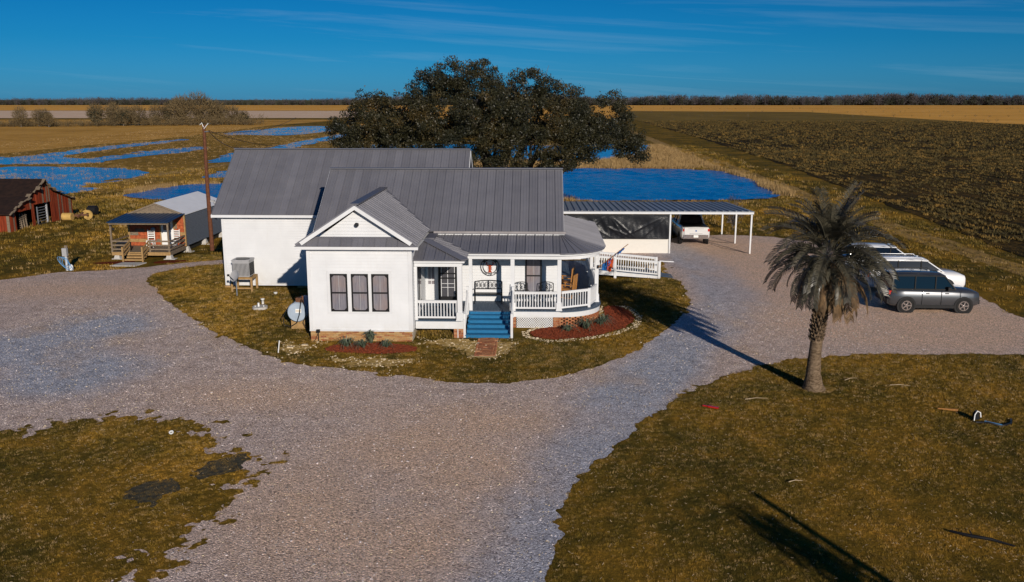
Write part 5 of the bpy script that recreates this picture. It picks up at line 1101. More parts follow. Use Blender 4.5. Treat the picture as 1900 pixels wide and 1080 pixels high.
rr = part('rake_board', MB().bar((xm, yf - .1, rz - .03), (x1 + .12, yf - .1, ez_ - .04), .03, .11), 'wood_grey', cb); part('rake_board', MB().bar((xm, yf - .1, rz - .03), (x0 - .12, yf - .1, ez_ - .04), .03, .11), 'wood_grey', cb)
pr_ = part('porch_roof', MB().prism([(x0 - .05, yf - .03, 2.62), (x1 + .1, yf - .03, 2.62), (x1 + .05, 55.15, 2.38), (x0 - .15, 55.15, 2.38)], (0, 0, 0), (0, 0, -.04)), 'cabin_blue', cb, fix=True)
for k in range(13): part('roof_rib', MB().bar((x0 + k * .305, yf - .04, 2.635), (x0 - .08 + k * .305, 55.17, 2.40), .03, .02), 'cabin_blue', pr_)
part('porch_beam', MB().box(x0 - .1, x1 + .02, 55.3, 55.38, 2.22, 2.34), 'wood_grey', cb)
for x in (x0 - .02, x1 - .08): part('porch_post', MB().box(x - .05, x + .05, 55.35, 55.45, .4, 2.3), 'wood_grey', cb)
dk = MB()
for k in range(18): dk.box(x0 + .0, x1, 55.3 + k * .143, 55.3 + k * .143 + .135, fz - .04, fz)
part('deck_boards', dk, 'wood_grey', cb, kind='stuff'); part('rim_board', MB().box(x0 - .02, x1 + .02, 55.26, 55.30, .24, fz), 'wood_new', cb)
sb_ = part('side_boards', MB().box(x1 + .0, x1 + .03, 55.3, 57.8, .24, .44), 'wood_grey', cb)
def fence_rails(a, b, zs, posts, mat='wood_grey', nm='porch_rail'):
    for z in zs: part(nm, MB().bar((*a, z[0]), (*b, z[1]), .04, .10), mat, cb)
    for p in posts: part('rail_post', MB().box(p[0] - .045, p[0] + .045, p[1] - .045, p[1] + .045, p[2], p[3]), mat, cb)
fence_rails((x0, 55.36), (-26.1, 55.36), [(z, z) for z in (.62, .88, 1.14)], [(-26.1, 55.36, .3, 1.2)]); fence_rails((-24.75, 55.36), (x1, 55.36), [(z, z) for z in (.62, .88, 1.14)], [(-24.75, 55.36, .3, 1.2)])
fence_rails((x1, 55.36), (x1, 57.8), [(z, z) for z in (.62, .88, 1.14)], [])
fence_rails((x0, 55.36), (x0, 57.8), [(z, z) for z in (.62, .88, 1.14)], [])
for x in (-26.05, -24.8): fence_rails((x, 54.3), (x, 55.36), [(.35, .72), (.60, .96), (.82, 1.16)], [(x, 54.3, 0, .95)], 'wood_new', 'stair_rail')
for k in range(3): part('step', MB().box(-26.0, -24.85, 54.35 + k * .32, 54.68 + k * .32, .06 + k * .12, .15 + k * .12), 'wood_new', cb)
dr = part('door', MB().box(-25.02, -24.22, yf - .055, yf - .032, .47, 2.3), 'plastic_white', cb); part('pane', MB().box(-24.86, -24.38, yf - .065, yf - .056, 1.5, 2.15), 'dark_pane', dr); part('handle', MB().sph((-24.95, yf - .08, 1.35), .04), 'black', dr); part('door_frame', MB().box(-25.12, -25.03, yf - .05, yf - .03, .47, 2.35).box(-24.21, -24.12, yf - .05, yf - .03, .47, 2.35), 'wood_new', cb)
for x, y in ((x0 + .3, 55.4), (x1 - .1, 55.4), (x1 - .05, 58.2), (x1 - .05, 61.4), (x1 - .05, 64.8), (x0 + .3, 58)):
    part('concrete_block', MB().prism([(x - .16, y - .16, .02), (x + .16, y - .16, .02), (x + .16, y + .16, .02), (x - .16, y + .16, .02)], (0, 0, 0), (0, 0, .0)).add([(x - .2, y - .2, 0), (x + .2, y - .2, 0), (x + .2, y + .2, 0), (x - .2, y + .2, 0), (x - .1, y - .1, .38), (x + .1, y - .1, .38), (x + .1, y + .1, .38), (x - .1, y + .1, .38)], [(0, 1, 5, 4), (1, 2, 6, 5), (2, 3, 7, 6), (3, 0, 4, 7), (4, 5, 6, 7)]), 'concrete', cb)
    part('concrete_pad', MB().box(x - .3, x + .42, y - .25, y + .2, 0, .04), 'concrete', cb)
part('wash_basin', MB().sph((-25.55, yf - .1, 1.55), .16, 12, 6, (1, .3, 1)), 'galv', cb); part('porch_lamp', MB().tube([(x0, 55.2, 2.15), (x0 + .15, 55.15, 2.2), (x0 + .3, 55.1, 2.05)], .02, 5).sph((x0 + .3, 55.1, 1.95), .09, 8, 5), 'black', cb)
part('crawl_shade', MB().box(x0 + .2, x1 - .2, 58, 65, .02, .42), 'shade_backing', cb); part('ac_cover', MB().box(x0 + .15, x0 + .95, 55.6, 56.0, .46, 1.0), 'black', cb)
slab = part('doorstep_slab', MB().prism([(-26.2, 52.75, 0), (-24.6, 52.75, 0), (-24.4, 53.9, 0), (-25.9, 53.9, 0)], (0, 0, 0), (0, 0, .05)), 'concrete', None, fix=True); tag(slab, 'pale concrete slab at the foot of the cabin steps', 'slab')
def ladder_chair(loc, rz, label):
    t = thing('ladderback_chair', label, 'chair', loc, rz, 'white ladderback chairs on the cabin porch', True); m = 'plastic_white'
    part('seat', MB().box(-.23, .23, -.2, .2, .42, .46), m, t)
    for sx in (-1, 1): part('leg', MB().box(sx * .21 - .02, sx * .21 + .02, -.2, -.16, 0, .44), m, t); part('leg', MB().bar((sx * .21, .19, 0), (sx * .21, .27, 1.15), .04), m, t)
    for k in range(4): part('slat', MB().box(-.2, .2, .215 + k * .012, .235 + k * .012, .58 + k * .14, .65 + k * .14), m, t)
    for z in (.15, .3): part('stretcher', MB().box(-.2, .2, -.195, -.17, z, z + .03), m, t)
ladder_chair((-25.55, 57.3, .45), .1, 'white ladderback chair left of the cabin door'); ladder_chair((-23.95, 57.4, .45), -.1, 'white ladderback chair right of the cabin door')

bn = thing('barn', 'weathered red board barn with rusty roof and open bays', 'barn', (-41, 71, 0))
bx = -40.5; BP = [(66.6, 0, 1.5), (69.0, 0, 2.35), (71.5, 0, 3.55), (73.0, 0, 2.5), (75.9, 0, 1.55)]
def btop(y):
    for a, b in zip(BP, BP[1:]):
        if a[0] <= y <= b[0]: return a[2] + (b[2] - a[2]) * (y - a[0]) / (b[0] - a[0])
    return 1.5
y = 66.62; k = 0
while y < 75.85:
    w = .19; z0 = 0.
    if 67.2 < y < 69.5: z0 = 1.42
    if 70.0 < y < 72.35: z0 = 1.72
    if 69.5 <= y <= 70.0: z0 = 0.05
    o = random.uniform(0, .02); m = MB().prism([(bx + o, y, z0 + random.uniform(-.03, .02)), (bx + o, y + w - .01, z0 + random.uniform(-.03, .02)), (bx + o, y + w - .01, btop(y + w) - .04), (bx + o, y, btop(y) - .04)], (0, 0, 0), (.03, 0, 0))
    part('board', m, 'wood_grey' if random.random() < .06 else 'red_board', bn, fix=True); y += w
x = -52.
while x < bx: part('board', MB().box(x, x + .22, 66.55, 66.6, random.uniform(-.02, .03), 1.45 + random.uniform(-.03, .02)), 'wood_grey' if random.random() < .08 else 'red_board', bn); x += .235
part('back_wall', MB().box(-60, bx - .1, 75.8, 75.9, 0, 1.5).box(-60, -59.9, 66.6, 75.9, 0, 1.5), 'red_board', bn); part('dirt_floor', MB().box(-58, bx - .1, 66.7, 75.7, 0, .01), 'dark_soil', bn); part('inner_wall', MB().box(-46, -45.9, 66.7, 75.7, 0, 2.5), 'shade_backing', bn)
rf = MB(); prf = [(66.2, 1.36), (69.0, 2.40), (71.5, 3.62), (73.0, 2.56), (76.2, 1.46)]
for a, b in zip(prf, prf[1:]): rf.prism([(bx + .25, a[0], a[1]), (-60, a[0], a[1]), (-60, b[0], b[1]), (bx + .25, b[0], b[1])], (0, 0, 0), (0, 0, .05))
part('roof', rf, 'barn_roof', bn, fix=True)
for a, b in zip(prf, prf[1:]):
    n = 7
    for i in range(n):
        t0, t1 = i / n, (i + 1) / n; o = random.uniform(-.18, .22); p = Vector((bx + .27 + o, a[0] + (b[0] - a[0]) * t0, a[1] + (b[1] - a[1]) * t0 + .01)); q = Vector((bx + .27 + o, a[0] + (b[0] - a[0]) * t1, a[1] + (b[1] - a[1]) * t1 + .01)); part('eave_board', MB().bar(p, q + Vector((random.uniform(-.1, .1), 0, random.uniform(-.05, .08))), random.uniform(.12, .4), .05), 'wood_grey', bn)
gt = thing('farm_gate', 'pale metal bar gate standing in the open barn bay', 'gate', (-40.7, 71.6, 0))
for k in range(6): part('bar', MB().bar((-40.75, 70.9, .25 + k * .22), (-40.75, 72.3, .25 + k * .22), .05), 'galv', gt)
part('gate_post', MB().box(-40.8, -40.68, 72.25, 72.38, 0, 1.7), 'alu', gt); part('gate_post', MB().box(-40.8, -40.7, 70.85, 70.93, 0, 1.45), 'galv', gt)
pl = thing('timber_pallets', 'grey timber pallets leaning in the left barn bay', 'pallets', (-40.8, 68.9, 0))
for k in range(6): part('slat', MB().bar((-40.8, 68.4, .1 + k * .16), (-40.85, 69.5, .12 + k * .17), .04, .09), 'wood_grey', pl)
for k in range(3): part('upright', MB().bar((-40.7, 68.5 + k * .35, .0), (-40.95, 68.7 + k * .35, 1.15), .08), 'wood_grey', pl)
my = thing('yellow_roller', 'faded yellow farm implement with round drums beside the barn', 'farm machine', (-38.8, 73.6, 0))
part('drum', MB().tube([(-39.9, 73.2, .35), (-39.1, 73.2, .35)], .33, 14), 'mach_yellow', my); part('frame', MB().bar((-39.2, 73.5, .4), (-38.1, 73.9, .45), .15).bar((-38.7, 73.3, .3), (-38.6, 74.1, .6), .12), 'rust', my)
part('wheel', MB().ring((-38.1, 73.8, .42), .2, .42, (.2, 1, 0), 18, .12), 'mach_yellow', my); part('wheel', MB().ring((-38.5, 74.3, .40), .2, .38, (.2, 1, 0), 18, .12), 'mach_yellow', my)
tk = thing('black_drum', 'dark drum lying behind the barn corner', 'drum', (-39.4, 77, 0)); part('body', MB().tube([(-39.6, 77, .45), (-38.9, 77, .45)], .4, 14), 'black', tk)

# ================================================================== YARD EQUIPMENT
ac = thing('air_conditioner', 'grey air conditioner on a timber stand against the back wing', 'air conditioner', (-15.7, 46.2, 0))
part('cabinet', MB().box(-16.15, -15.25, 45.75, 46.6, .80, 1.62), 'ac_grey', ac)
gr = MB()
for k in range(13): gr.box(-16.12 + k * .068, -16.10 + k * .068, 45.735, 45.75, .86, 1.52)
for k in range(12): gr.box(-15.25, -15.235, 45.78 + k * .068, 45.80 + k * .068, .86, 1.52)
part('side_grille', gr, 'black', ac, kind='stuff'); part('top', MB().box(-16.18, -15.22, 45.72, 46.63, 1.62, 1.70), 'ac_grey', ac); part('fan_grille', MB().disc((-15.7, 46.17, 1.70), .36, (0, 0, 1), 20, .02), 'black', ac)
sn = MB().box(-16.25, -15.1, 45.65, 45.75, .68, .79).box(-16.25, -15.1, 46.55, 46.65, .68, .79).box(-16.25, -16.15, 45.75, 46.55, .68, .79).box(-15.2, -15.1, 45.75, 46.55, .68, .79)
part('stand_frame', sn, 'wood_new', ac)
for a in (-16.2, -15.15):
    for b in (45.7, 46.6): part('leg', MB().box(a - .05, a + .05, b - .05, b + .05, 0, .68), 'wood_new', ac)
part('brace', MB().box(-16.15, -15.2, 45.66, 45.7, .15, .24), 'wood_new', ac)
ds = thing('satellite_dish', 'grey satellite dish on a short pole in the grass', 'satellite dish', (-15.62, 44.7, 0)); part('pole', MB().tube([(-15.62, 44.7, 0), (-15.62, 44.7, .85)], .035, 8), 'galv', ds)
dm = MB(); nn = Vector((-.45, -.75, .45)).normalized(); a_ = nn.orthogonal().normalized(); b_ = nn.cross(a_); C = Vector((-15.65, 44.6, 1.08)); V = [C - nn * .06]
for r_, h in ((.12, .05), (.22, .02), (.31, -.03)): V += [C - nn * .01 - nn * h + (a_ * math.cos(t) + b_ * math.sin(t) * 1.05) * r_ for t in np.linspace(0, 2 * math.pi, 21)[:-1]]
F = [(0, 1 + k, 1 + (k + 1) % 20) for k in range(20)] + [(1 + i * 20 + k, 21 + i * 20 + k, 21 + i * 20 + (k + 1) % 20, 1 + i * 20 + (k + 1) % 20) for i in range(2) for k in range(20)]
part('reflector', MB().add(V, F, True), 'ac_grey', ds); part('feed_arm', MB().tube([C - Vector((0, 0, .3)), C + nn * .45 - Vector((0, 0, .1))], .018, 6).box(C.x + nn.x * .45 - .05, C.x + nn.x * .45 + .05, C.y + nn.y * .45 - .05, C.y + nn.y * .45 + .05, C.z + .05, C.z + .15), 'black', ds)
tn = thing('fuel_tank', 'pale blue horizontal fuel tank with black hoses beside the front wing', 'tank', (-10.65, 38.6, 0))
tz = .80; part('tank_body', MB().tube([(-10.62, 37.86, tz), (-10.62, 37.9, tz), (-10.62, 39.4, tz), (-10.62, 39.44, tz)], [.40, .44, .44, .40], 28), 'tank_blue', tn)
for a in (38.1, 39.2): part('cradle', MB().box(-10.95, -10.3, a - .06, a + .06, 0, .42), 'wood_new' if a < 39 else 'wood_grey', tn)
part('warning_label', MB().box(-10.68, -10.42, 37.85, 37.857, .78, .96), 'plastic_white', tn); part('label_stripe', MB().box(-10.66, -10.44, 37.842, 37.849, .855, .885), 'mach_yellow', tn)
part('pump', MB().box(-10.68, -10.42, 37.98, 38.2, 1.22, 1.42).tube([(-10.4, 38.1, 1.2), (-10.4, 38.1, 1.5)], .05, 8), 'rust', tn)
part('hose', MB().tube([(-10.45, 38.0, 1.35), (-10.42, 37.8, 1.2), (-10.5, 37.78, .7), (-10.62, 37.76, .35), (-10.9, 37.75, .18), (-11.2, 37.8, .25), (-11.25, 37.85, .6), (-11.05, 37.9, .95), (-10.7, 38.0, 1.3)], .022, 6), 'black_hose', tn)
part('hose', MB().tube([(-10.4, 38.0, 1.35), (-10.25, 37.82, 1.1), (-10.22, 37.8, .7), (-10.35, 37.8, .35), (-10.1, 37.6, .05), (-9.9, 37.0, .03)], .016, 6), 'black_hose', tn)
sp = thing('septic_lid', 'round grey septic lid with white pipe caps in the grass', 'septic lid', (-13.55, 41.9, 0)); part('lid', MB().disc((-13.55, 41.9, 0), .36, (0, 0, 1), 24, .12), 'concrete', sp)
for a, b, r_, h in ((-13.6, 41.85, .05, .30), (-13.75, 41.8, .03, .16), (-13.35, 41.85, .03, .17)): part('pipe_cap', MB().tube([(a, b, .1), (a, b, h)], r_, 10), 'plastic_white', sp)
for a, b, h, l in ((-13.72, 42.9, .28, 'white capped vent pipe behind the septic lid'), (-13.75, 45.2, .10, 'low white cleanout cap nearest the back wing')):
    o = part('pipe_cap', MB().tube([(a, b, -.02), (a, b, h - .06), (a, b, h - .06), (a, b, h)], [.06, .06, .10, .09], 12), 'plastic_white', None); tag(o, l, 'pipe', 'white pipe caps in the side lawn')
o = part('marker_stake', MB().tube([(-10.45, 34.25, 0), (-10.36, 34.2, .52)], .024, 8), 'plastic_white', None); tag(o, 'white plastic marker stake at the edge of the drive', 'stake')
sl2 = thing('spotlight', 'small black garden spotlight on a stake at the brick foundation', 'spotlight', (-9.2, 35.9, 0)); part('head', MB().box(-9.27, -9.13, 35.85, 35.93, .42, .55), 'black', sl2); part('stake', MB().bar((-9.2, 35.9, 0), (-9.2, 35.9, .42), .02), 'black', sl2); part('cable', MB().tube([(-9.2, 35.9, .42), (-9.3, 35.85, .15), (-9.42, 35.8, .01)], .008, 5), 'black_hose', sl2)
for a, b, l in ((-9.65, 35.35, 'pale flat rubble slab nearest the wing corner'), (-10.15, 34.95, 'pale flat rubble slab further out in the grass')): o = part('rubble_slab', MB().prism([(a - .13, b - .05, 0), (a + .13, b - .06, 0), (a + .12, b + .07, 0), (a - .1, b + .08, 0)], (0, 0, 0), (0, 0, .05)), 'limestone', None, fix=True); tag(o, l, 'slab', 'rubble slabs by the wing')
ud = thing('utility_pedestal', 'grey meter box on a short steel post with blue hose', 'meter box', (-28.07, 51.34, 0)); part('post', MB().tube([(-28.07, 51.34, 0), (-28.07, 51.34, .95)], .085, 12), 'alu', ud); part('box', MB().box(-28.22, -27.95, 51.2, 51.4, .88, 1.36), 'ac_grey', ud); part('timber_back', MB().box(-28.16, -28.0, 51.42, 51.5, 0, 1.5), 'wood_grey', ud)
hz_ = thing('coiled_hose', 'blue garden hose hung in loops on the meter post', 'hose', (-28.07, 51.3, .5))
for k in range(4): part('loop', MB().tube([(-28.07 + (.16 + .085 * k) * math.cos(t + .3 * k), 51.18 - .02 * k, .55 - .03 * k + (.26 + .05 * k) * math.sin(t)) for t in np.linspace(0, 2 * math.pi, 22)], .011, 5), 'hose_blue', hz_)
jg = thing('white_jug', 'white plastic jug at the foot of the meter post', 'jug', (-27.85, 51.4, 0)); part('body', MB().tube([(-27.85, 51.4, 0), (-27.85, 51.4, .28), (-27.85, 51.4, .36)], [.11, .11, .04], 10), 'plastic_white', jg)
bat = part('ball_bat', MB().tube([(13.18, 28.2, .05), (13.35, 28.15, .05), (13.75, 28.0, .06)], [.022, .026, .052], 10), 'chair_wood', None); tag(bat, 'short yellow wooden stick lying in the grass', 'stick')
rg = thing('broken_sprinkler', 'bent white and black hoop with blue straps lying in the grass', 'garden hoop', (14.1, 27.2, 0)); part('hoop', MB().tube([(13.85 + .02, 27.15, .02), (13.9, 27.2, .20), (14.02, 27.3, .29), (14.12, 27.3, .24), (14.12, 27.25, .1)], .018, 8), 'plastic_white', rg); part('shell', MB().add([(13.87, 27.17, .02), (13.9, 27.22, .18), (14.02, 27.32, .27), (14.1, 27.32, .22), (14.1, 27.27, .03)], [(0, 1, 2, 3, 4)]).add([(13.87, 27.3, .02), (13.9, 27.35, .22), (14.02, 27.42, .3), (14.1, 27.42, .25), (14.1, 27.4, .03)], [(0, 1, 2, 3, 4)]), 'black', rg); part('strap', MB().bar((14.15, 27.05, .05), (14.55, 26.75, .04), .05, .02), 'hose_blue', rg); part('cord', MB().tube([(13.85, 27.0, .03), (14.2, 26.95, .04), (14.5, 26.7, .02), (14.9, 26.9, .04), (15.1, 27.3, .03)], .035, 6), 'black', rg)
wl = [(8.9, 18.2, .9, .2), (9.6, 17.9, .8, -.3), (6.1, 18.6, .3, .1)]
o = part('red_scrap', MB().bar((5.66, 28.16, .06), (5.98, 28.0, .06), .10, .05).bar((5.5, 28.24, .06), (5.66, 28.16, .06), .05, .04), 'tail_red', None); tag(o, 'small red scrap lying at the lawn edge', 'scrap')
sc2 = thing('ring_cap', 'small white ring cap in the near left grass', 'pipe cap', (-11.15, 25.3, 0)); part('ring', MB().ring((-11.15, 25.3, .05), .035, .07, (0, -.5, 1), 16, .03), 'plastic_white', sc2)
sheet('burnt_patch', lambda x, y: np.maximum(.55 - np.hypot((x + 8.7) * .9, (y - 23.0) * .7), .45 - np.hypot((x + 9.9) * .8, (y - 21.2) * .7)) + .55 * fbm(x, y, .7, 4, 44, .7), ar(-11.5, -7.4, .06), ar(19.8, 24.6, .06), .02, 'burnt_grass')

for x_, y_, a_, L_, l_ in ((7.45, 29.0, .15, .8, 'thin pale fallen frond stalk left of the palm trunk'), (11.4, 31.3, .5, .6, 'thin pale fallen frond stalk right of the palm trunk'), (12.9, 30.6, -.1, .7, 'thin pale fallen frond stalk farthest right of the palm'), (6.9, 22.3, .2, .4, 'short pale twig in the middle of the near right lawn')):
    c_ = Vector((x_, y_, .05)); d_ = Vector((math.cos(a_), math.sin(a_), 0)) * L_ / 2; o = part('fallen_stalk', MB().tube([c_ - d_, c_ + Vector((0, .04, .02)), c_ + d_], [.014, .012, .006], 5), 'pale_straw', None); tag(o, l_, 'stalk', 'pale stalks fallen on the lawn')
o = part('shadow_squiggle', MB().tube([(9.75, 19.6, .05), (10.1, 19.25, .10), (10.5, 19.2, .06), (10.9, 18.9, .05)], [.03, .045, .04, .02], 6).tube([(10.1, 19.25, .1), (10.15, 19.5, .12)], .015, 5), 'black', None); tag(o, 'dark crooked shape added for a shadow-like mark at the right edge of the near lawn', 'shadow shape')  # black tube added for a shadow-like squiggle on the grass

# ================================================================== CARPORT AND VEHICLES
cp = thing('carport', 'long open carport with ribbed metal roof on white posts', 'carport', (8, 62, 0))
CZ, CB = 2.80, 2.42
roof_face(cp, (1.6, 58.4, CZ), (1, 0, 0), (0, 9.1, CB - CZ), [(0, 0), (12.55, 0), (12.55, 9.1), (0, 9.1)], .42, rib=.05, ribw=.05, minor=0, mat='carport_metal')
part('front_beam', MB().box(1.6, 14.1, 58.34, 58.42, CZ - .17, CZ - .045), 'white', cp); part('side_beam', MB().prism([(14.06, 58.45, CZ - .16), (14.06, 67.4, CB - .16), (14.06, 67.4, CB - .05), (14.06, 58.45, CZ - .05)], (0, 0, 0), (.05, 0, 0)), 'white', cp, fix=True)
for x, y in ((14.0, 58.5), (13.95, 62.8), (13.9, 67.2), (8.7, 58.5), (4.3, 58.5), (8.7, 67.2)): part('post', MB().box(x - .05, x + .05, y - .05, y + .05, 0, CZ - .17 - (y - 58.5) * .042), 'white', cp)
part('half_wall', MB().box(1.6, 8.62, 58.52, 58.6, .0, .98), 'cream', cp); part('side_half_wall', MB().box(8.6, 8.68, 58.62, 66, 0, .98), 'cream', cp); part('sheet_batten', MB().box(4.62, 4.66, 58.40, 58.44, 1.0, 2.6), 'black', cp)
tpm = MB(); nx, nz = 110, 36; V = []
for i in range(nx + 1):
    for j in range(nz + 1):
        u, v = i / nx, j / nz; x = 1.7 + 6.93 * u; z = .97 + 1.63 * v; w = x - 4.65
        f = .020 * math.sin(9 * w + 5 * (1 - v) * (1.2 if w > 0 else -1.6)) * math.exp(-abs(w) * .35) + .008 * math.sin(17 * x + 6 * v * v) * (1 - v) + .03 * math.sin(2.2 * x + 3 * v)
        dz_ = z - 2.62; dz2 = z - 1.75
        for kx, zz, sl0, sg in ((4.65, dz_, .9, 1), (4.65, dz_, 1.5, 1), (4.65, dz_, .55, -1), (4.65, dz2, .45, 1), (4.65, dz2, .7, 1), (4.65, dz_, .8, -1), (8.6, dz_, .5, -1), (8.6, dz_, .9, -1), (2.2, dz_, .6, 1)):
            if (x - kx) * sg > 0 and zz < 0: f += .034 * math.exp(-((zz + abs(x - kx) * sl0) / .07) ** 2)
        V.append((x, 58.46 - .05 - f * math.sin(math.pi * min(1, v * 1.1)) - .02, z))
tpm.add(V, [(i * (nz + 1) + j, (i + 1) * (nz + 1) + j, (i + 1) * (nz + 1) + j + 1, i * (nz + 1) + j + 1) for i in range(nx) for j in range(nz)], True)
o = part('plastic_sheet', tpm, 'tarp', None); tag(o, 'creased black plastic sheet hung across the carport front', 'plastic sheet')
for a, b in (((10.9, 62.2, .45), (14.0, 58.6, .0)), ((11.0, 63.5, .4), (13.95, 62.8, .0))): o = part('tie_rope', MB().tube([a, (Vector(a) + Vector(b)) / 2 - Vector((0, 0, .12)), b], .015, 4), 'black_hose', None); tag(o, 'dark rope from the pickup to the ' + ('front' if b[1] < 60 else 'middle') + ' carport post', 'rope', 'ropes under the carport')

def vehicle(name, label, cat, loc, rz, paint_, L, Wd, Hh, prof, cabin, wb, wr, ground=.22, roof_rails=False, truck=False, group=None, tail='tail_red', arch='black', tum=.20):
    """prof: body side stations (x, z_bottom, z_top, half width); cabin: side polygon (x, z) of the greenhouse, rear to front"""
    t = thing(name, label, cat, loc, rz, group, True); hw_ = Wd / 2
    mb = MB(); V = []; m = 8
    for (x, zb, zt, w) in prof:
        h = zt - zb; V += [(x, -w * .90, zb), (x, -w * .985, zb + h * .18), (x, -w, zb + h * .52), (x, -w * .975, zb + h * .86), (x, -w * .90, zt), (x, 0, zt + .025), (x, w * .90, zt), (x, w * .975, zb + h * .86), (x, w, zb + h * .52), (x, w * .985, zb + h * .18), (x, w * .90, zb)]
    n = 11; F = [(i * n + k, (i + 1) * n + k, (i + 1) * n + k + 1, i * n + k + 1) for i in range(len(prof) - 1) for k in range(n - 1)] + [(i * n + n - 1, (i + 1) * n + n - 1, (i + 1) * n, i * n) for i in range(len(prof) - 1)]
    F += [tuple(range(n)), tuple((len(prof) - 1) * n + k for k in range(n))]
    mb.add(V, F, True); body = part('body', mb, paint_, t, fix=True)
    belt = cabin[0][1]; top = max(z for x, z in cabin); wi = lambda z: hw_ * (.90 - tum * (z - belt) / (top - belt + 1e-6))
    gl = MB(); n = len(cabin); Lp = [(x, -wi(z), z) for x, z in cabin]; Rp = [(x, wi(z), z) for x, z in cabin]
    gl.add(Lp + Rp, [tuple(range(n)), tuple(range(2 * n - 1, n - 1, -1))] + [(i, i + n, (i + 1) % n + n, (i + 1) % n) for i in range(n)]); part('windows', gl, 'car_glass', t, fix=True)
    ups = [p for p in cabin if p[1] > top - .16]; ra, rb = ups[0], ups[-1]
    rf = MB(); V = []; xs_ = np.linspace(ra[0] - .03, rb[0] + .03, 6)
    for i, x in enumerate(xs_):
        z = top + .02 - .05 * (2 * (i / 5 - .45)) ** 2; w = wi(top) + .02; V += [(x, -w - .015, z - .06), (x, -w * .93, z + .005), (x, 0, z + .03), (x, w * .93, z + .005), (x, w + .015, z - .06)]
    rf.add(V, [(i * 5 + k, (i + 1) * 5 + k, (i + 1) * 5 + k + 1, i * 5 + k + 1) for i in range(5) for k in range(4)], True); rp_ = part('roof', rf, paint_, t, fix=True)
    # pillars
    pl_ = MB(); pb_ = MB(); b0 = [p for p in cabin if p[1] <= belt + .02]; xr, xf = cabin[0][0], cabin[-1][0]
    for s in (-1, 1):
        def P(x, z): return (x, s * (wi(z) + .008), z)
        pl_.bar(P(*cabin[0]), P(*ra), .05, .10, up=(0, s, 0)); pl_.bar(P(*cabin[-1]), P(*rb), .05, .07, up=(0, s, 0)); pl_.bar(P(ra[0], top - .05), P(rb[0], top - .05), .05, .06, up=(0, s, 0)); pl_.bar(P(xr, belt + .02), P(xf, belt + .02), .05, .05, up=(0, s, 0))
        for fx in ((.36, .68) if not truck else (.50,)): x = xr + (xf - xr) * fx; pb_.bar(P(x, belt), P(x + .03, top - .04), .05, .06, up=(0, s, 0))
    part('pillars', pl_, 'black' if paint_ == 'paint_gray' else paint_, t, kind='stuff'); part('door_pillars', pb_, 'rubber', t, kind='stuff')
    for sx in (-1, 1):
        for s in (-1, 1):
            cx = sx * wb / 2 + .02; cy = s * (hw_ - .12)
            a = MB().ring((cx, s * (hw_ - .085), wr), wr * .98, wr + .085, (0, s, 0), 24, .10); a.disc((cx, s * (hw_ - .16), wr), wr + .04, (0, s, 0), 24, .09); part('wheel_arch', a, arch, t)
            w = part('wheel', MB().tube([(cx, cy - .12 * s, wr), (cx, cy - .10 * s, wr), (cx, cy + .11 * s, wr), (cx, cy + .13 * s, wr)], [wr * .92, wr, wr, wr * .92], 24), 'rubber', t)
            rm_ = MB().ring((cx, cy + .125 * s, wr), wr * .55, wr * .66, (0, s, 0), 20, .02)
            for q in range(5): an = q * 2 * math.pi / 5; rm_.bar((cx, cy + .14 * s, wr), (cx + wr * .6 * math.cos(an), cy + .14 * s, wr + wr * .6 * math.sin(an)), .06, .02, up=(0, 1, 0))
            rm_.disc((cx, cy + .125 * s, wr), wr * .16, (0, s, 0), 10, .03); part('rim', rm_, 'chrome', w)
    xe, xs0 = prof[-1], prof[0]
    for s in (-1, 1):
        part('headlight', MB().box(xe[0] - .22, xe[0] - .01, s * xe[3] * .62 - .14, s * xe[3] * .62 + .16, xe[2] - .22, xe[2] - .06), 'chrome', t); part('tail_light', MB().box(xs0[0] - .03, xs0[0] + .16, s * xs0[3] * .90 - .10, s * xs0[3] * .90 + .06, belt - .24, belt - .06), tail, t)
        part('mirror', MB().box(xf - .42, xf - .28, s * (hw_ + .02) - .08, s * (hw_ + .02) + .10, belt - .0, belt + .15), 'black' if paint_ == 'paint_gray' else paint_, t)
    sills = MB(); 
    for s in (-1, 1): sills.box(-wb / 2 + wr + .06, wb / 2 - wr - .04, s * hw_ * .985 - .02, s * hw_ * .985 + .02, ground + .02, ground + .17)
    part('sill_trim', sills, 'black', t, kind='stuff')
    dl = MB()
    for s in (-1, 1):
        for x in ((-.62, .28, 1.16) if not truck else (-.1, 1.0, 1.95)): dl.box(x, x + .012, s * hw_ - .02, s * hw_ + .003, ground + .2, belt - .02)
    part('door_gap', dl, 'black', t, kind='stuff')
    for s in (-1, 1):
        for x in (-.45, .45): part('handle', MB().box(x, x + .17, s * hw_ * .99 - .01, s * hw_ * .99 + .03, belt - .18, belt - .14), 'black' if paint_ != 'paint_white' else 'paint_white', t)
    part('rear_bumper', MB().box(xs0[0] - .07, xs0[0] + .12, -hw_ * .86, hw_ * .86, xs0[1], xs0[1] + .24), 'black' if not truck else 'chrome', t); part('number_plate', MB().box(xs0[0] - .09, xs0[0] - .07, -.16, .16, xs0[1] + (.06 if truck else .38), xs0[1] + (.22 if truck else .52)), 'plastic_white', t); part('front_bumper', MB().box(xe[0] - .10, xe[0] + .05, -hw_ * .8, hw_ * .8, xe[1], xe[1] + .20), 'black', t)
    part('grille', MB().box(xe[0] - .02, xe[0] + .012, -hw_ * .5, hw_ * .5, xe[1] + .26, xe[2] - .08), 'black', t)
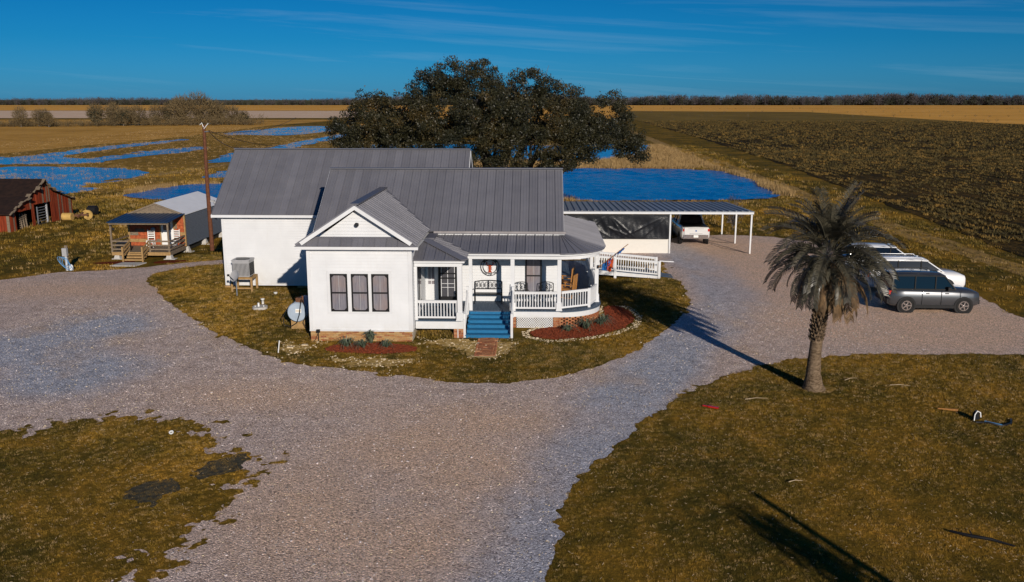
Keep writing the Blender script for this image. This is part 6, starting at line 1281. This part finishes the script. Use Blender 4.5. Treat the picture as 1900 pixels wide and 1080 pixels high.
    if roof_rails:
        for s in (-1, 1): part('roof_rail', MB().tube([(ra[0] + .15, s * wi(top) * .92, top + .0), (ra[0] + .25, s * wi(top) * .92, top + .08), (rb[0] - .3, s * wi(top) * .92, top + .08), (rb[0] - .2, s * wi(top) * .92, top)], .02, 6), 'black' if paint_ == 'paint_gray' else 'alu', t)
    return t
suvp = lambda L, w, b: [(-L / 2, .42, b - .12, w * .44), (-L / 2 + .10, .34, b, w * .475), (-L / 2 + .7, .27, b + .02, w * .5), (0, .25, b, w * .5), (L / 2 - 1.35, .26, b - .01, w * .5), (L / 2 - 1.0, .27, b - .03, w * .495), (L / 2 - .35, .32, b - .08, w * .48), (L / 2 - .06, .38, b - .15, w * .455), (L / 2, .42, b - .24, w * .42)]
vehicle('parked_suv', 'dark grey boxy SUV with black roof rails, nearest in the row', 'car', (18.95, 42.85, 0), R(-1), 'paint_gray', 4.25, 1.86, 1.80, suvp(4.25, 1.86, 1.12), [(-2.03, 1.12), (-1.97, 1.72), (-1.82, 1.79), (-.4, 1.82), (.45, 1.75), (.95, 1.15)], 2.67, .36, roof_rails=True, group='cars parked beside the drive', tum=.12)
vehicle('parked_suv', 'large white SUV with silver roof rails in the middle of the row', 'car', (19.9, 47.2, 0), R(-2), 'paint_white', 5.0, 1.98, 1.78, suvp(5.0, 1.98, 1.12), [(-2.32, 1.12), (-2.05, 1.66), (-1.8, 1.74), (-.3, 1.78), (.55, 1.68), (1.35, 1.14)], 2.86, .38, roof_rails=True, group='cars parked beside the drive')
vehicle('parked_suv', 'silver-white SUV farthest in the row, half hidden by palm fronds', 'car', (20.3, 52.2, 0), R(-6), 'paint_silver', 4.6, 1.86, 1.66, suvp(4.6, 1.86, 1.02), [(-2.15, 1.02), (-1.85, 1.56), (-1.6, 1.62), (-.2, 1.66), (.5, 1.56), (1.25, 1.04)], 2.72, .35, group='cars parked beside the drive', tail='amber')
tp_ = [(-2.9, .55, 1.24, .93), (-2.85, .50, 1.30, .96), (-2.2, .42, 1.30, .99), (-1.0, .40, 1.28, 1.0), (1.0, .40, 1.26, 1.0), (1.9, .42, 1.24, .99), (2.5, .48, 1.18, .96), (2.85, .55, 1.08, .90), (2.92, .6, 1.0, .86)]
tr_ = vehicle('pickup_truck', 'silver-white pickup truck parked under the carport', 'pickup truck', (10.95, 64.45, 0), R(90), 'paint_truck', 5.85, 2.0, 1.92, tp_, [(-.85, 1.27), (-.62, 1.84), (-.4, 1.90), (.6, 1.92), (1.0, 1.84), (1.65, 1.25)], 3.65, .40, ground=.4, truck=True, arch='black')
part('bed_cover', MB().box(-2.78, -.88, -.84, .84, 1.31, 1.345), 'black', tr_); part('tailgate', MB().box(-2.955, -2.90, -.80, .80, .80, 1.30), 'paint_truck', tr_); part('tailgate_crease', MB().box(-2.965, -2.957, -.45, .45, .86, .89).box(-2.965, -2.957, -.55, .55, 1.20, 1.23), 'ac_grey', tr_, kind='stuff')
part('emblem', MB().disc((-2.957, 0, 1.07), .055, (-1, 0, 0), 14, .012), 'flag_blue', tr_)
